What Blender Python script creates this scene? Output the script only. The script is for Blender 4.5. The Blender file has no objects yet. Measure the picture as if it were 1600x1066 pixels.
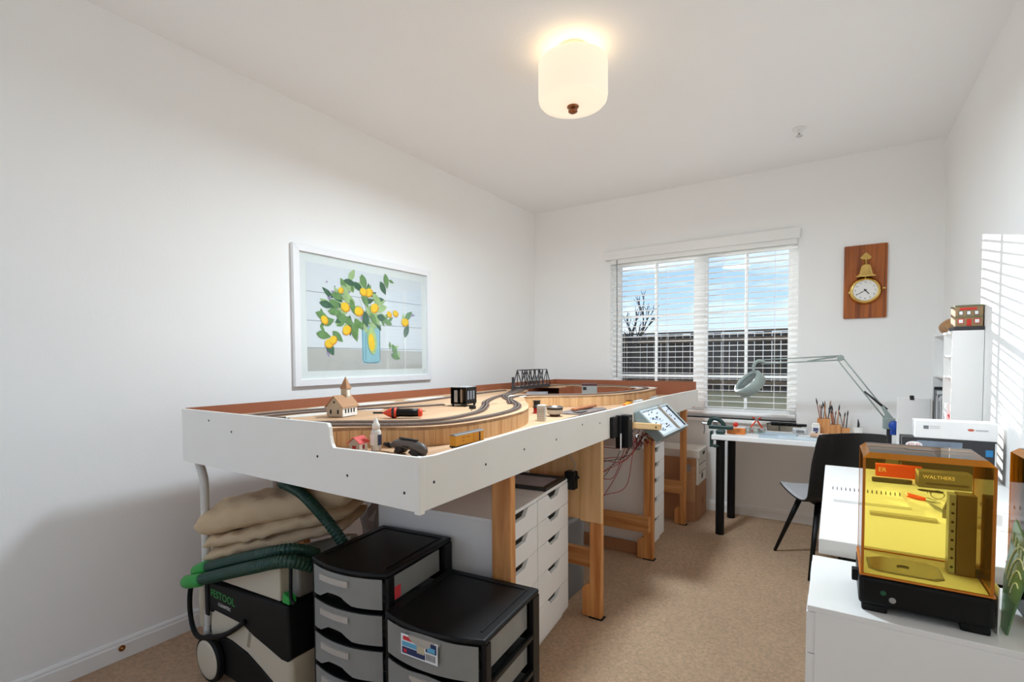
import bpy, math, random
from mathutils import Vector, Matrix
random.seed(7)
R = math.radians
SC = bpy.context.scene
COL = SC.collection

# ------------------------------------------------------------------ camera
cam_d = bpy.data.cameras.new('camera'); cam = bpy.data.objects.new('camera', cam_d); COL.objects.link(cam)
yaw, pit, rol = R(33.2405), R(-2.1485), R(-0.3796)
fw = Vector((-math.sin(yaw)*math.cos(pit), math.cos(yaw)*math.cos(pit), math.sin(pit)))
rt = Vector((math.cos(yaw), math.sin(yaw), 0)); up = rt.cross(fw)
r2 = rt*math.cos(rol)+up*math.sin(rol); u2 = -rt*math.sin(rol)+up*math.cos(rol)
mw = Matrix((r2, u2, -fw)).transposed().to_4x4(); mw.translation = (0, 0, 1.29)
cam.matrix_world = mw
cam_d.sensor_width = 36.0; cam_d.lens = 788.58/1600*36.0
cam_d.shift_x = (800-787.2)/1600; cam_d.shift_y = (591.77-533)/1600
cam_d.clip_start = 0.02; cam_d.clip_end = 300
SC.camera = cam

# ------------------------------------------------------------------ world, sun, exposure
W = bpy.data.worlds.new('world'); SC.world = W; W.use_nodes = True
nt = W.node_tree; N = nt.nodes; Lk = nt.links; N.clear()
wo = N.new('ShaderNodeOutputWorld'); bg = N.new('ShaderNodeBackground'); tc = N.new('ShaderNodeTexCoord')
sx = N.new('ShaderNodeSeparateXYZ'); rp = N.new('ShaderNodeValToRGB'); no = N.new('ShaderNodeTexNoise')
mp = N.new('ShaderNodeMapping'); cr = N.new('ShaderNodeValToRGB'); mx = N.new('ShaderNodeMix'); mx.data_type = 'RGBA'
Lk.new(tc.outputs['Generated'], sx.inputs[0]); Lk.new(sx.outputs['Z'], rp.inputs[0])
e = rp.color_ramp.elements; e[0].position = 0.0; e[0].color = (.80, .86, .93, 1); e[1].position = .30; e[1].color = (.20, .42, .80, 1)
e2 = rp.color_ramp.elements.new(.10); e2.color = (.42, .62, .88, 1)
mp.inputs['Scale'].default_value = (2.0, 2.0, 9.0); mp.inputs['Location'].default_value = (.3, 1.2, .4)
Lk.new(tc.outputs['Generated'], mp.inputs[0]); Lk.new(mp.outputs[0], no.inputs[0])
no.inputs['Scale'].default_value = 1.6; no.inputs['Detail'].default_value = 6; no.inputs['Roughness'].default_value = .62
c = cr.color_ramp.elements; c[0].position = .47; c[0].color = (0, 0, 0, 1); c[1].position = .66; c[1].color = (1, 1, 1, 1)
Lk.new(no.outputs['Fac'], cr.inputs[0]); Lk.new(cr.outputs[0], mx.inputs[0])
Lk.new(rp.outputs[0], mx.inputs[6]); mx.inputs[7].default_value = (.93, .95, .98, 1)
Lk.new(mx.outputs[2], bg.inputs[0]); bg.inputs[1].default_value = 1.3; Lk.new(bg.outputs[0], wo.inputs[0])

sun_d = bpy.data.lights.new('sun', 'SUN'); sun = bpy.data.objects.new('sun', sun_d); COL.objects.link(sun)
sun_d.energy = 7.5; sun_d.angle = R(.3); sun_d.color = (1, .97, .93)
sun.location = (-6, 12, 4)
sun.rotation_euler = Vector((1, -1.244, -.262)).to_track_quat('-Z', 'Y').to_euler()
LAMP_W = 43.0
SC.view_settings.view_transform = 'Standard'; SC.view_settings.look = 'None'
SC.view_settings.exposure = 0.15; SC.view_settings.gamma = 1.0; SC.view_settings.use_curve_mapping = False
try:
    SC.cycles.max_bounces = 14; SC.cycles.diffuse_bounces = 12; SC.cycles.transparent_max_bounces = 24; SC.cycles.use_denoising = True
except Exception: pass

# ------------------------------------------------------------------ helpers
def lin(c):
    out = []
    for v in c[:3]:
        v /= 255.0
        out.append(v/12.92 if v <= .04045 else ((v+.055)/1.055)**2.4)
    return tuple(out)+(1,)
MATS = {}
def mat(name, col, rough=.5, metal=0.0, var=.06, vs=20, bump=0.0, bs=200, spec=.5, emit=0, alpha=None):
    if name in MATS: return MATS[name]
    m = bpy.data.materials.new(name); m.use_nodes = True; MATS[name] = m
    n = m.node_tree.nodes; l = m.node_tree.links; b = n['Principled BSDF']
    cc = lin(col); b.inputs['Roughness'].default_value = rough; b.inputs['Metallic'].default_value = metal
    b.inputs['Specular IOR Level'].default_value = spec
    t = n.new('ShaderNodeTexCoord'); no = n.new('ShaderNodeTexNoise'); no.inputs['Scale'].default_value = vs
    no.inputs['Detail'].default_value = 3; l.new(t.outputs['Object'], no.inputs[0])
    mi = n.new('ShaderNodeMix'); mi.data_type = 'RGBA'; l.new(no.outputs['Fac'], mi.inputs[0])
    mi.inputs[6].default_value = tuple(v*(1-var) for v in cc[:3])+(1,); mi.inputs[7].default_value = tuple(min(1, v*(1+var)) for v in cc[:3])+(1,)
    l.new(mi.outputs[2], b.inputs['Base Color'])
    if bump:
        n2 = n.new('ShaderNodeTexNoise'); n2.inputs['Scale'].default_value = bs; l.new(t.outputs['Object'], n2.inputs[0])
        bp = n.new('ShaderNodeBump'); bp.inputs['Strength'].default_value = bump; bp.inputs['Distance'].default_value = .01
        l.new(n2.outputs['Fac'], bp.inputs['Height']); l.new(bp.outputs[0], b.inputs['Normal'])
    if emit:
        b.inputs['Emission Color'].default_value = cc; b.inputs['Emission Strength'].default_value = emit
    if alpha is not None: b.inputs['Alpha'].default_value = alpha
    return m
def wood(name, c1, c2, axis=2, rough=.5, fine=26, knots=False):
    if name in MATS: return MATS[name]
    m = bpy.data.materials.new(name); m.use_nodes = True; MATS[name] = m
    n = m.node_tree.nodes; l = m.node_tree.links; b = n['Principled BSDF']; b.inputs['Roughness'].default_value = rough
    t = n.new('ShaderNodeTexCoord'); mp = n.new('ShaderNodeMapping'); s = [fine]*3; s[axis] = 1.6
    mp.inputs['Scale'].default_value = s; l.new(t.outputs['Object'], mp.inputs[0])
    no = n.new('ShaderNodeTexNoise'); no.inputs['Scale'].default_value = 1.0; no.inputs['Detail'].default_value = 5; no.inputs['Distortion'].default_value = .7
    l.new(mp.outputs[0], no.inputs[0]); r = n.new('ShaderNodeValToRGB'); l.new(no.outputs['Fac'], r.inputs[0])
    r.color_ramp.elements[0].position = .33; r.color_ramp.elements[0].color = lin(c2)
    r.color_ramp.elements[1].position = .62; r.color_ramp.elements[1].color = lin(c1)
    l.new(r.outputs[0], b.inputs['Base Color'])
    bp = n.new('ShaderNodeBump'); bp.inputs['Strength'].default_value = .15; bp.inputs['Distance'].default_value = .002
    l.new(no.outputs['Fac'], bp.inputs['Height']); l.new(bp.outputs[0], b.inputs['Normal'])
    return m
def tint(name, col, gloss=.08, rough=.03, body=0.0, bodycol=None):
    """coloured clear sheet: transparent with a fresnel gloss and an optional milky body"""
    if name in MATS: return MATS[name]
    m = bpy.data.materials.new(name); m.use_nodes = True; MATS[name] = m
    n = m.node_tree.nodes; l = m.node_tree.links; n.clear()
    o = n.new('ShaderNodeOutputMaterial'); tr = n.new('ShaderNodeBsdfTransparent'); tr.inputs[0].default_value = lin(col)
    last = tr.outputs[0]
    if body:
        df = n.new('ShaderNodeBsdfDiffuse'); df.inputs[0].default_value = lin(bodycol or col)
        t = n.new('ShaderNodeTexCoord'); no = n.new('ShaderNodeTexNoise'); no.inputs['Scale'].default_value = 9; l.new(t.outputs['Object'], no.inputs[0])
        mr = n.new('ShaderNodeMapRange'); mr.inputs[3].default_value = body*.85; mr.inputs[4].default_value = min(1, body*1.15); l.new(no.outputs['Fac'], mr.inputs[0])
        ms = n.new('ShaderNodeMixShader'); l.new(mr.outputs[0], ms.inputs[0]); l.new(last, ms.inputs[1]); l.new(df.outputs[0], ms.inputs[2]); last = ms.outputs[0]
    g = n.new('ShaderNodeBsdfGlossy'); g.inputs['Roughness'].default_value = rough
    f = n.new('ShaderNodeFresnel'); f.inputs[0].default_value = 1.0+gloss*6
    ms = n.new('ShaderNodeMixShader'); l.new(f.outputs[0], ms.inputs[0]); l.new(last, ms.inputs[1]); l.new(g.outputs[0], ms.inputs[2])
    l.new(ms.outputs[0], o.inputs[0]); return m

WM = {}
def tag(o, label, cat, group=None):
    o['label'] = label; o['category'] = cat
    if group: o['group'] = group
    return o
def thing(name, label, cat, loc=(0, 0, 0), rz=0.0, group=None):
    o = bpy.data.objects.new(name, None); COL.objects.link(o); o.empty_display_size = .05
    o.location = loc; o.rotation_euler = (0, 0, rz)
    WM[o.name] = Matrix.Translation(loc) @ Matrix.Rotation(rz, 4, 'Z')
    return tag(o, label, cat, group)
class MB:
    def __init__(s): s.v = []; s.f = []; s.m = []; s.mi = 0
    def add(s, vs, fs):
        k = len(s.v); s.v += [Vector(p) for p in vs]; s.f += [tuple(i+k for i in f) for f in fs]; s.m += [s.mi]*len(fs); return s
    def box(s, x0, y0, z0, x1, y1, z1, M=None):
        vs = [(x0, y0, z0), (x1, y0, z0), (x1, y1, z0), (x0, y1, z0), (x0, y0, z1), (x1, y0, z1), (x1, y1, z1), (x0, y1, z1)]
        if M is not None: vs = [M @ Vector(p) for p in vs]
        return s.add(vs, [(3, 2, 1, 0), (4, 5, 6, 7), (0, 1, 5, 4), (1, 2, 6, 5), (2, 3, 7, 6), (3, 0, 4, 7)])
    def cbox(s, c, d, M=None):
        return s.box(c[0]-d[0]/2, c[1]-d[1]/2, c[2]-d[2]/2, c[0]+d[0]/2, c[1]+d[1]/2, c[2]+d[2]/2, M)
    def tube(s, pts, r, n=8, closed=False, caps=True):
        pts = [Vector(p) for p in pts]; k = len(pts); rs = r if isinstance(r, (list, tuple)) else [r]*k
        vs = []; fs = []; prev = None
        for i, p in enumerate(pts):
            a = pts[i-1] if (i > 0 or closed) else p; b = pts[(i+1) % k] if (i < k-1 or closed) else p
            t = (b-a).normalized()
            if prev is None: q = t.orthogonal().normalized()
            else:
                q = prev-t*prev.dot(t); q = q.normalized() if q.length > 1e-6 else t.orthogonal().normalized()
            prev = q; w = t.cross(q)
            for j in range(n):
                an = 2*math.pi*j/n; vs.append(p+(q*math.cos(an)+w*math.sin(an))*rs[i])
        for i in range(k if closed else k-1):
            for j in range(n):
                a = i*n+j; b = i*n+(j+1) % n; c = ((i+1) % k)*n+(j+1) % n; d = ((i+1) % k)*n+j; fs.append((a, b, c, d))
        if caps and not closed: fs.append(tuple(range(n))[::-1]); fs.append(tuple((k-1)*n+j for j in range(n)))
        return s.add(vs, fs)
    def lathe(s, prof, n=24, M=None, cap=True):
        vs = []; fs = []
        for (r, z) in prof:
            for j in range(n): an = 2*math.pi*j/n; vs.append(Vector((r*math.cos(an), r*math.sin(an), z)))
        for i in range(len(prof)-1):
            for j in range(n): a = i*n+j; b = i*n+(j+1) % n; fs.append((a, b, b+n, a+n))
        if cap: fs.append(tuple(range(n))[::-1]); fs.append(tuple((len(prof)-1)*n+j for j in range(n)))
        if M is not None: vs = [M @ p for p in vs]
        return s.add(vs, fs)
    def prism(s, poly, d, M=None):
        """poly: 3-D points in one plane; d: extrusion vector"""
        k = len(poly); d = Vector(d); a = [Vector(p) for p in poly]; vs = a+[p+d for p in a]
        if M is not None: vs = [M @ p for p in vs]
        return s.add(vs, [tuple(range(k))[::-1], tuple(range(k, 2*k))]+[(i, (i+1) % k, (i+1) % k+k, i+k) for i in range(k)])
    def grid(s, rows, closed=False):
        n = len(rows[0]); vs = [p for r in rows for p in r]; fs = []
        for i in range(len(rows)-1):
            for j in range(n if closed else n-1):
                fs.append((i*n+j, i*n+(j+1) % n, (i+1)*n+(j+1) % n, (i+1)*n+j))
        return s.add(vs, fs)
    def build(s, name, m, parent=None, local=False, bevel=0, smooth=False, seg=2, solid=0, sub=0, kind=None, fix=False):
        vs = list(s.v); loc = None
        if parent is not None:
            if not local: inv = WM[parent.name].inverted(); vs = [inv @ p for p in vs]
        else:
            lo = [min(p[i] for p in vs) for i in range(3)]; hi = [max(p[i] for p in vs) for i in range(3)]
            loc = Vector(((lo[0]+hi[0])/2, (lo[1]+hi[1])/2, lo[2])); vs = [p-loc for p in vs]
        me = bpy.data.meshes.new(name); me.from_pydata(vs, [], s.f)
        for mm in (m if isinstance(m, (list, tuple)) else [m]): me.materials.append(mm)
        if isinstance(m, (list, tuple)): me.polygons.foreach_set('material_index', s.m)
        if smooth: me.polygons.foreach_set('use_smooth', [True]*len(me.polygons))
        if fix:
            import bmesh
            b = bmesh.new(); b.from_mesh(me); bmesh.ops.recalc_face_normals(b, faces=b.faces); b.to_mesh(me); b.free()
        me.update()
        o = bpy.data.objects.new(name, me); COL.objects.link(o)
        if loc is not None: o.location = loc; WM[o.name] = Matrix.Translation(loc)
        else: o.parent = parent; WM[o.name] = WM[parent.name]
        if solid: q = o.modifiers.new('s', 'SOLIDIFY'); q.thickness = solid; q.offset = 0
        if sub: q = o.modifiers.new('u', 'SUBSURF'); q.levels = sub; q.render_levels = sub
        if bevel:
            q = o.modifiers.new('b', 'BEVEL'); q.width = bevel; q.segments = seg; q.limit_method = 'ANGLE'; q.angle_limit = R(35)
        if kind: o['kind'] = kind
        return o
def copy_part(src, parent, dl):
    o = src.copy(); COL.objects.link(o); o.parent = parent; o.location = Vector(src.location)+Vector(dl); return o
def BX(name, m, parent, x0, y0, z0, x1, y1, z1, bevel=.002, local=False, **k): return MB().box(x0, y0, z0, x1, y1, z1).build(name, m, parent, local=local, bevel=bevel, **k)
def catmull(pts, n=8, closed=False):
    pts = [Vector(p) for p in pts]; out = []; k = len(pts)
    for i in range(k if closed else k-1):
        g = lambda j: pts[j % k] if closed else pts[max(0, min(k-1, j))]
        a, b, c, d = g(i-1), g(i), g(i+1), g(i+2)
        for q in range(n):
            t = q/n; out.append(.5*((2*b)+(c-a)*t+(2*a-5*b+4*c-d)*t*t+(3*b-a-3*c+d)*t**3))
    if not closed: out.append(pts[-1])
    return out
def text(name, s, size, m, parent, M, ext=.0004, ax='CENTER'):
    c = bpy.data.curves.new(name, 'FONT'); c.body = s; c.size = size; c.extrude = ext; c.align_x = ax; c.align_y = 'CENTER'; c.resolution_u = 2
    t = bpy.data.objects.new(name, c); me = bpy.data.meshes.new_from_object(t); bpy.data.objects.remove(t)
    me.transform(WM[parent.name].inverted() @ M); me.materials.clear(); me.materials.append(m)
    o = bpy.data.objects.new(name, me); COL.objects.link(o); o.parent = parent; WM[o.name] = WM[parent.name]; return o
def frameM(o, xd, yd):
    x = Vector(xd).normalized(); z = x.cross(Vector(yd)).normalized(); y = z.cross(x)
    m = Matrix((x, y, z)).transposed().to_4x4(); m.translation = Vector(o); return m
def alongM(a, b, upv=(0, 0, 1)):
    """local z runs from a to b"""
    z = (Vector(b)-Vector(a)).normalized(); x = Vector(upv).cross(z)
    if x.length < 1e-4: x = Vector((1, 0, 0))
    x.normalize(); y = z.cross(x); m = Matrix((x, y, z)).transposed().to_4x4(); m.translation = Vector(a); return m

# ------------------------------------------------------------------ materials
m_wall = mat('wall_paint', (244, 244, 243), .9, var=.012, vs=3, bump=.06, bs=160, spec=.2)
m_ceil = mat('ceiling_paint', (245, 245, 245), .95, var=.01, vs=3, bump=.08, bs=120, spec=.1)
m_trim = mat('trim_paint', (238, 238, 236), .45, var=.01)
m_carpet = mat('carpet', (223, 188, 156), 1.0, var=.38, vs=75, bump=1.0, bs=420, spec=.05)
def carpet_fix(m):
    n = m.node_tree.nodes; l = m.node_tree.links; b = n['Principled BSDF']
    t = n.new('ShaderNodeTexCoord'); a = n.new('ShaderNodeTexNoise'); a.inputs['Scale'].default_value = 2.3; a.inputs['Detail'].default_value = 3; l.new(t.outputs['Object'], a.inputs[0])
    mr = n.new('ShaderNodeMapRange'); mr.inputs[3].default_value = .86; mr.inputs[4].default_value = 1.14; l.new(a.outputs['Fac'], mr.inputs[0])
    src = b.inputs['Base Color'].links[0].from_socket; mu = n.new('ShaderNodeVectorMath'); mu.operation = 'SCALE'
    l.new(src, mu.inputs[0]); l.new(mr.outputs[0], mu.inputs['Scale']); l.new(mu.outputs[0], b.inputs['Base Color'])
carpet_fix(m_carpet)
m_white = mat('white_laminate', (243, 243, 242), .38, var=.008)
m_board = mat('white_board', (240, 237, 231), .55, var=.03, vs=6)
m_hard = mat('brown_hardboard', (150, 88, 58), .6, var=.10, vs=8)
m_pine = wood('pine_leg', (222, 160, 98), (186, 116, 58), 2, .55, 30)
m_pinex = wood('pine_bar', (216, 158, 100), (184, 118, 62), 0, .55, 30)
m_ply = wood('plywood', (224, 184, 136), (204, 160, 108), 2, .6, 22)
m_plydeck = wood('plywood_deck', (208, 170, 134), (188, 148, 112), 1, .65, 14)
m_plyv = wood('riser_ply', (216, 176, 128), (192, 146, 98), 2, .6, 40)
m_black = mat('black_plastic', (11, 11, 12), .45, var=.1, spec=.28)
m_blackm = mat('black_matte', (16, 16, 17), .6, var=.1)
m_metal = mat('brushed_steel', (170, 172, 174), .3, 1.0)
m_dkmetal = mat('dark_steel', (70, 70, 74), .4, 1.0)
m_brass = mat('brass', (232, 198, 118), .2, 1.0, var=.04)
m_glass = tint('window_glass', (250, 252, 252), .05)
m_rail = mat('rail', (186, 174, 166), .4, .5)
m_tie = mat('tie_brown', (78, 58, 48), .8, var=.2, vs=90)
m_rbed = mat('cork_roadbed', (116, 92, 78), .9, var=.2, vs=90)
m_red = mat('red_plastic', (206, 44, 30), .4)
m_orange = mat('orange_red_plastic', (226, 70, 34), .4)
m_paper = mat('paper_white', (240, 240, 240), .8, var=.02)
m_plaster = mat('plaster_white', (226, 220, 212), .9, var=.06, vs=30, bump=.4, bs=80)

# ------------------------------------------------------------------ room
XL, XR, YF, YB, H = -2.583, .612, -.75, 4.522, 2.768
TW = .14
def struct(name, mb, m, **k):
    o = mb.build(name, m, **k); o['kind'] = 'structure'; return o
struct('floor', MB().box(XL-TW, YF-TW, -.06, XR+TW, YB+TW, 0), m_carpet)
struct('ceiling', MB().box(XL-TW, YF-TW, H, XR+TW, YB+TW, H+.1), m_ceil)
struct('wall_left', MB().box(XL-TW, YF-TW, 0, XL, YB+TW, H), m_wall)
struct('wall_right', MB().box(XR, YF-TW, 0, XR+TW, YB+TW, H), m_wall)
DX0, DX1, DZ1 = -2.35, -1.2, 2.35      # unseen open doorway, added behind the camera so daylight fills the room
struct('wall_rear', MB().box(XL, YF-TW, 0, DX0, YF, H).box(DX1, YF-TW, 0, XR, YF, H).box(DX0, YF-TW, DZ1, DX1, YF, H), m_wall)
def portal(loc, sx, sy, rx):
    d = bpy.data.lights.new('daylight_portal', 'AREA'); d.shape = 'RECTANGLE'; d.size = sx; d.size_y = sy; d.cycles.is_portal = True
    o = bpy.data.objects.new('daylight_portal', d); COL.objects.link(o); o.location = loc; o.rotation_euler = (rx, 0, 0)
portal(((DX0+DX1)/2, YF-TW-.01, DZ1/2), DX1-DX0, DZ1, R(90))
portal((-1.0, YB+TW+.02, 1.5), 1.52, 1.43, R(-90))
WX0, WX1, WZ0, WZ1 = -1.765, -.243, .785, 2.215
b = MB(); b.box(XL, YB, 0, WX0, YB+TW, H); b.box(WX1, YB, 0, XR, YB+TW, H); b.box(WX0, YB, 0, WX1, YB+TW, WZ0); b.box(WX0, YB, WZ1, WX1, YB+TW, H)
struct('wall_back', b, m_wall)
def bbprof(u, t): return [(t, 0), (t, .062), (t*.72, .070), (t*.72, .076), (t*.4, .084), (0, .086)]
pl = [(XL, YF, 0)]+[(XL+a, YF, z) for a, z in bbprof(0, .014)]
struct('baseboard_left', MB().prism(pl, (0, YB-YF, 0)), m_trim, fix=True)
pl = [(XL+.016, YB, 0)]+[(XL+.016, YB-a, z) for a, z in bbprof(0, .014)]
struct('baseboard_back', MB().prism(pl, (XR-XL-.032, 0, 0)), m_trim, fix=True)
pl = [(XR, YF, 0)]+[(XR-a, YF, z) for a, z in bbprof(0, .014)]
struct('baseboard_right', MB().prism(pl, (0, YB-YF, 0)), m_trim, fix=True)
struct('trim_1', MB().box(WX0-.03, YB-.035, WZ0-.028, WX1+.03, YB+.09, WZ0), m_trim, bevel=.005)

# window with sashes, muntins, panes
win = struct('window_1', MB().box(WX0, YB+.075, WZ0, WX0+.05, YB+.135, WZ1).box(WX1-.05, YB+.075, WZ0, WX1, YB+.135, WZ1)
    .box(WX0+.05, YB+.075, WZ0, WX1-.05, YB+.135, WZ0+.05).box(WX0+.05, YB+.075, WZ1-.04, WX1-.05, YB+.135, WZ1), m_trim, bevel=.003)
XM = -.978
BX('mullion', m_trim, win, XM-.035, YB+.078, WZ0+.05, XM+.035, YB+.132, WZ1-.04)
for xa, xb in ((WX0+.05, XM-.035), (XM+.035, WX1-.05)):
    s = MB(); s.box(xa, YB+.09, WZ0+.05, xa+.022, YB+.125, WZ1-.04).box(xb-.022, YB+.09, WZ0+.05, xb, YB+.125, WZ1-.04)
    s.box(xa+.022, YB+.09, WZ0+.05, xb-.022, YB+.125, WZ0+.075).box(xa+.022, YB+.09, WZ1-.062, xb-.022, YB+.125, WZ1-.04)
    s.build('sash', m_trim, win)
    xm = (xa+xb)/2
    BX('muntin', m_trim, win, xm-.011, YB+.095, WZ0+.075, xm+.011, YB+.12, WZ1-.062, bevel=.003)
    for z in (1.135, 1.68):
        BX('muntin', m_trim, win, xa+.022, YB+.096, z-.011, xb-.022, YB+.119, z+.011, bevel=.003)
    zs = [WZ0+.075, 1.135, 1.68, WZ1-.062]
    for q in range(3):
        for (p0, p1) in ((xa+.022, xm-.011), (xm+.011, xb-.022)):
            MB().box(p0, YB+.106, zs[q]+.011*(q > 0), p1, YB+.110, zs[q+1]-.011*(q < 2)).build('pane', m_glass, win)

# blind
m_slat = mat('blind_slat', (252, 252, 252), .5, var=.01)
bl = thing('window_blind', 'white horizontal slat blind covering the window under a white valance', 'blind', (-1.0, YB+.03, .80))
b = MB(); b.box(WX0-.042, YB-.045, 2.205, WX1+.008, YB-.030, 2.286).box(WX0-.042, YB-.030, 2.205, WX0-.030, YB-.002, 2.286).box(WX1-.004, YB-.030, 2.205, WX1+.008, YB-.002, 2.286)
b.build('valance', m_trim, bl, bevel=.004)
BX('head_rail', m_trim, bl, WX0+.01, YB-.026, 2.165, WX1-.01, YB+.03, 2.21)
ZT, DZ, NS = 2.145, .0468, 28
s0 = None
for i in range(NS):
    if s0 is None:
        rows = []
        for k in range(5):
            t = -1+k*.5; rows.append((t*.0245, .0022*(1-t*t)))
        poly = [(WX0+.008, YB+.005+a, ZT+c+.0011+a*-.06) for a, c in rows]+[(WX0+.008, YB+.005+a, ZT+c-.0011+a*-.06) for a, c in rows[::-1]]
        s0 = MB().prism(poly, (WX1-WX0-.016, 0, 0)).build('slat', m_slat, bl, fix=True)
    else: copy_part(s0, bl, (0, 0, -DZ*i))
zb = ZT-DZ*NS
BX('bottom_rail', m_slat, bl, WX0+.008, YB-.02, zb-.012, WX1-.008, YB+.03, zb+.008, bevel=.004)
for x in (-1.64, -1.24, -.78, -.40):
    for yy in (-.021, .030):
        MB().tube([(x, YB+yy+.001, zb), (x, YB+yy+.001, 2.17)], .0011, 5).build('ladder_cord', m_paper, bl)
MB().tube([(WX0+.075, YB-.032, 2.20), (WX0+.078, YB-.034, 1.7), (WX0+.075, YB-.032, 1.12)], .004, 6).build('tilt_wand', mat('clear_wand', (120, 124, 128), .3), bl)

# outside
m_lawn = mat('dormant_lawn', (176, 152, 108), .95, var=.35, vs=2.5, bump=.6, bs=20)
m_fence = wood('fence_wood', (74, 64, 56), (46, 40, 36), 2, .9, 8)
g = struct('yard_ground', MB().prism([(-60, YB+.3, -.1), (-60, YB+.3, .0), (-60, 7, .15), (-60, 10.9, .62), (-60, 90, .62), (-60, 90, .2)], (110, 0, 0)), m_lawn, fix=True)
fe = thing('yard_fence', 'weathered dark wooden privacy fence beyond the yard outside the window', 'fence', (-4, 11, .55))
p0 = None
for i in range(96):
    x = -11.5+i*.152
    if p0 is None: p0 = MB().box(x, 11, .55, x+.142, 11.022, 1.80).build('plank', m_fence, fe)
    else: copy_part(p0, fe, (i*.152, random.uniform(-.004, .004), random.uniform(-.01, .012)))
m_fr = wood('fence_rail', (128, 104, 80), (96, 76, 58), 0, .9, 10)
for z in (1.62, .75): BX('rail', m_fr, fe, -11.5, 10.955, z, 3.1, 10.995, z+.09, bevel=0)
BX('cap', m_fr, fe, -11.5, 10.95, 1.815, 3.1, 11.05, 1.85, bevel=0)
b = MB(); rb = random.Random(3)
def branch(p, d, l, r, dep):
    q = p+d*l; b.tube([p, (p+q)/2+Vector((rb.uniform(-.03, .03), 0, 0))*l, q], [r, r*.85, r*.65], 5)
    if dep == 0: return
    for k in range(3 if dep > 1 else 4):
        nd = (d+Vector((rb.uniform(-.65, .65), rb.uniform(-.5, .5), rb.uniform(-.05, .45)))).normalized()
        branch(p+(q-p)*rb.uniform(.55, 1), nd, l*rb.uniform(.5, .75), r*.58, dep-1)
branch(Vector((-3.55, 10.2, .5)), Vector((.03, 0, 1)), 1.0, .05, 4)
tag(b.build('bare_tree', mat('bark', (66, 58, 54), .9, var=.2), None), 'leafless young tree outside seen through the left half of the window', 'tree')

# ------------------------------------------------------------------ ceiling fixtures
LX, LY = -1.064, 2.241
cl = thing('ceiling_lamp', 'flush ceiling lamp with a cream drum glass shade and bronze finial', 'lamp', (LX, LY, 2.49))
m_shade = mat('cream_glass', (255, 243, 220), .35, var=.01, emit=.40)
T = Matrix.Translation((LX, LY, 0))
MB().lathe([(.070, H), (.070, H-.020), (.062, H-.030), (.02, H-.034), (.02, 2.60)], 28, T).build('canopy', mat('nickel_paint', (235, 228, 215), .4), cl, smooth=True, bevel=.002)
sh = [(.150, 2.700), (.160, 2.700), (.164, 2.690), (.164, 2.54), (.160, 2.520), (.150, 2.508), (.10, 2.500), (.03, 2.497), (.012, 2.497), (.012, 2.502), (.10, 2.506), (.146, 2.516), (.153, 2.53), (.154, 2.690), (.150, 2.700)]
MB().lathe(sh, 48, T, cap=False).build('shade', m_shade, cl, smooth=True)
MB().lathe([(.004, 2.60), (.004, 2.499), (.026, 2.499), (.029, 2.494), (.024, 2.488), (.010, 2.485), (.010, 2.480), (.022, 2.477), (.022, 2.471), (.012, 2.465), (.001, 2.464)], 24, T).build('finial', mat('bronze', (150, 96, 66), .25, 1.0), cl, smooth=True)
def point(name, loc, w, r, col):
    d = bpy.data.lights.new(name, 'POINT'); d.energy = w; d.shadow_soft_size = r; d.color = col
    o = bpy.data.objects.new(name, d); COL.objects.link(o); o.location = loc; return o
ld = bpy.data.lights.new('ceiling_lamp_light', 'AREA'); ld.shape = 'DISK'; ld.size = .30; ld.energy = LAMP_W; ld.color = (.77, .905, 1.0)
lo_ = bpy.data.objects.new('ceiling_lamp_light', ld); COL.objects.link(lo_); lo_.location = (LX, LY, 2.455)
point('ceiling_lamp_glow', (LX, LY, 2.66), .45, .05, (1, .92, .80))
sp = thing('fire_sprinkler', 'small white sprinkler head on the ceiling near the window wall', 'sprinkler', (-.213, 3.82, H-.05))
T = Matrix.Translation((-.213, 3.82, 0))
MB().lathe([(.040, H), (.040, H-.004), (.030, H-.010), (.012, H-.012), (.012, H-.03), (.008, H-.032)], 20, T).build('escutcheon', m_trim, sp, smooth=True)
MB().lathe([(.005, H-.03), (.005, H-.045), (.02, H-.046), (.02, H-.049), (.003, H-.05)], 16, T).build('deflector', mat('chrome', (220, 222, 224), .2, 1.0), sp, smooth=True)
T = frameM((XL+.0145, .881, .05), (0, 1, 0), (0, 0, 1))
ds = thing('door_stop', 'small round brass disc fixed to the baseboard at the left wall', 'door stop', (XL+.0145, .881, .04))
MB().lathe([(.013, 0), (.013, .004), (.009, .006), (.009, .004), (.005, .004), (.005, .012), (.001, .013)], 18, T).build('plate', mat('antique_brass', (170, 118, 70), .35, 1.0), ds, smooth=True)

# ------------------------------------------------------------------ wall picture
PX = XL
pic = thing('framed_picture', 'white framed watercolour of lemons in a blue glass jar on the left wall', 'picture', (PX, 2.32, 1.144))
y0, y1, z0, z1 = 1.746, 2.905, 1.144, 1.960; fwid = .040
m_frame = mat('white_frame', (240, 240, 242), .4, var=.01)
for nm, pts in (('a', [(y0, z0), (y1, z0), (y1-fwid, z0+fwid), (y0+fwid, z0+fwid)]), ('b', [(y0, z1), (y0+fwid, z1-fwid), (y1-fwid, z1-fwid), (y1, z1)]),
                ('c', [(y0, z0), (y0+fwid, z0+fwid), (y0+fwid, z1-fwid), (y0, z1)]), ('d', [(y1, z0), (y1, z1), (y1-fwid, z1-fwid), (y1-fwid, z0+fwid)])):
    MB().prism([(PX+.001, a, c) for a, c in pts], (.027, 0, 0)).build('frame_member', m_frame, pic, bevel=.002, fix=True)
BX('mount', mat('mount_card', (248, 246, 243), .8, var=.01), pic, PX+.002, y0+fwid, z0+fwid, PX+.010, y1-fwid, z1-fwid, bevel=0)
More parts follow.
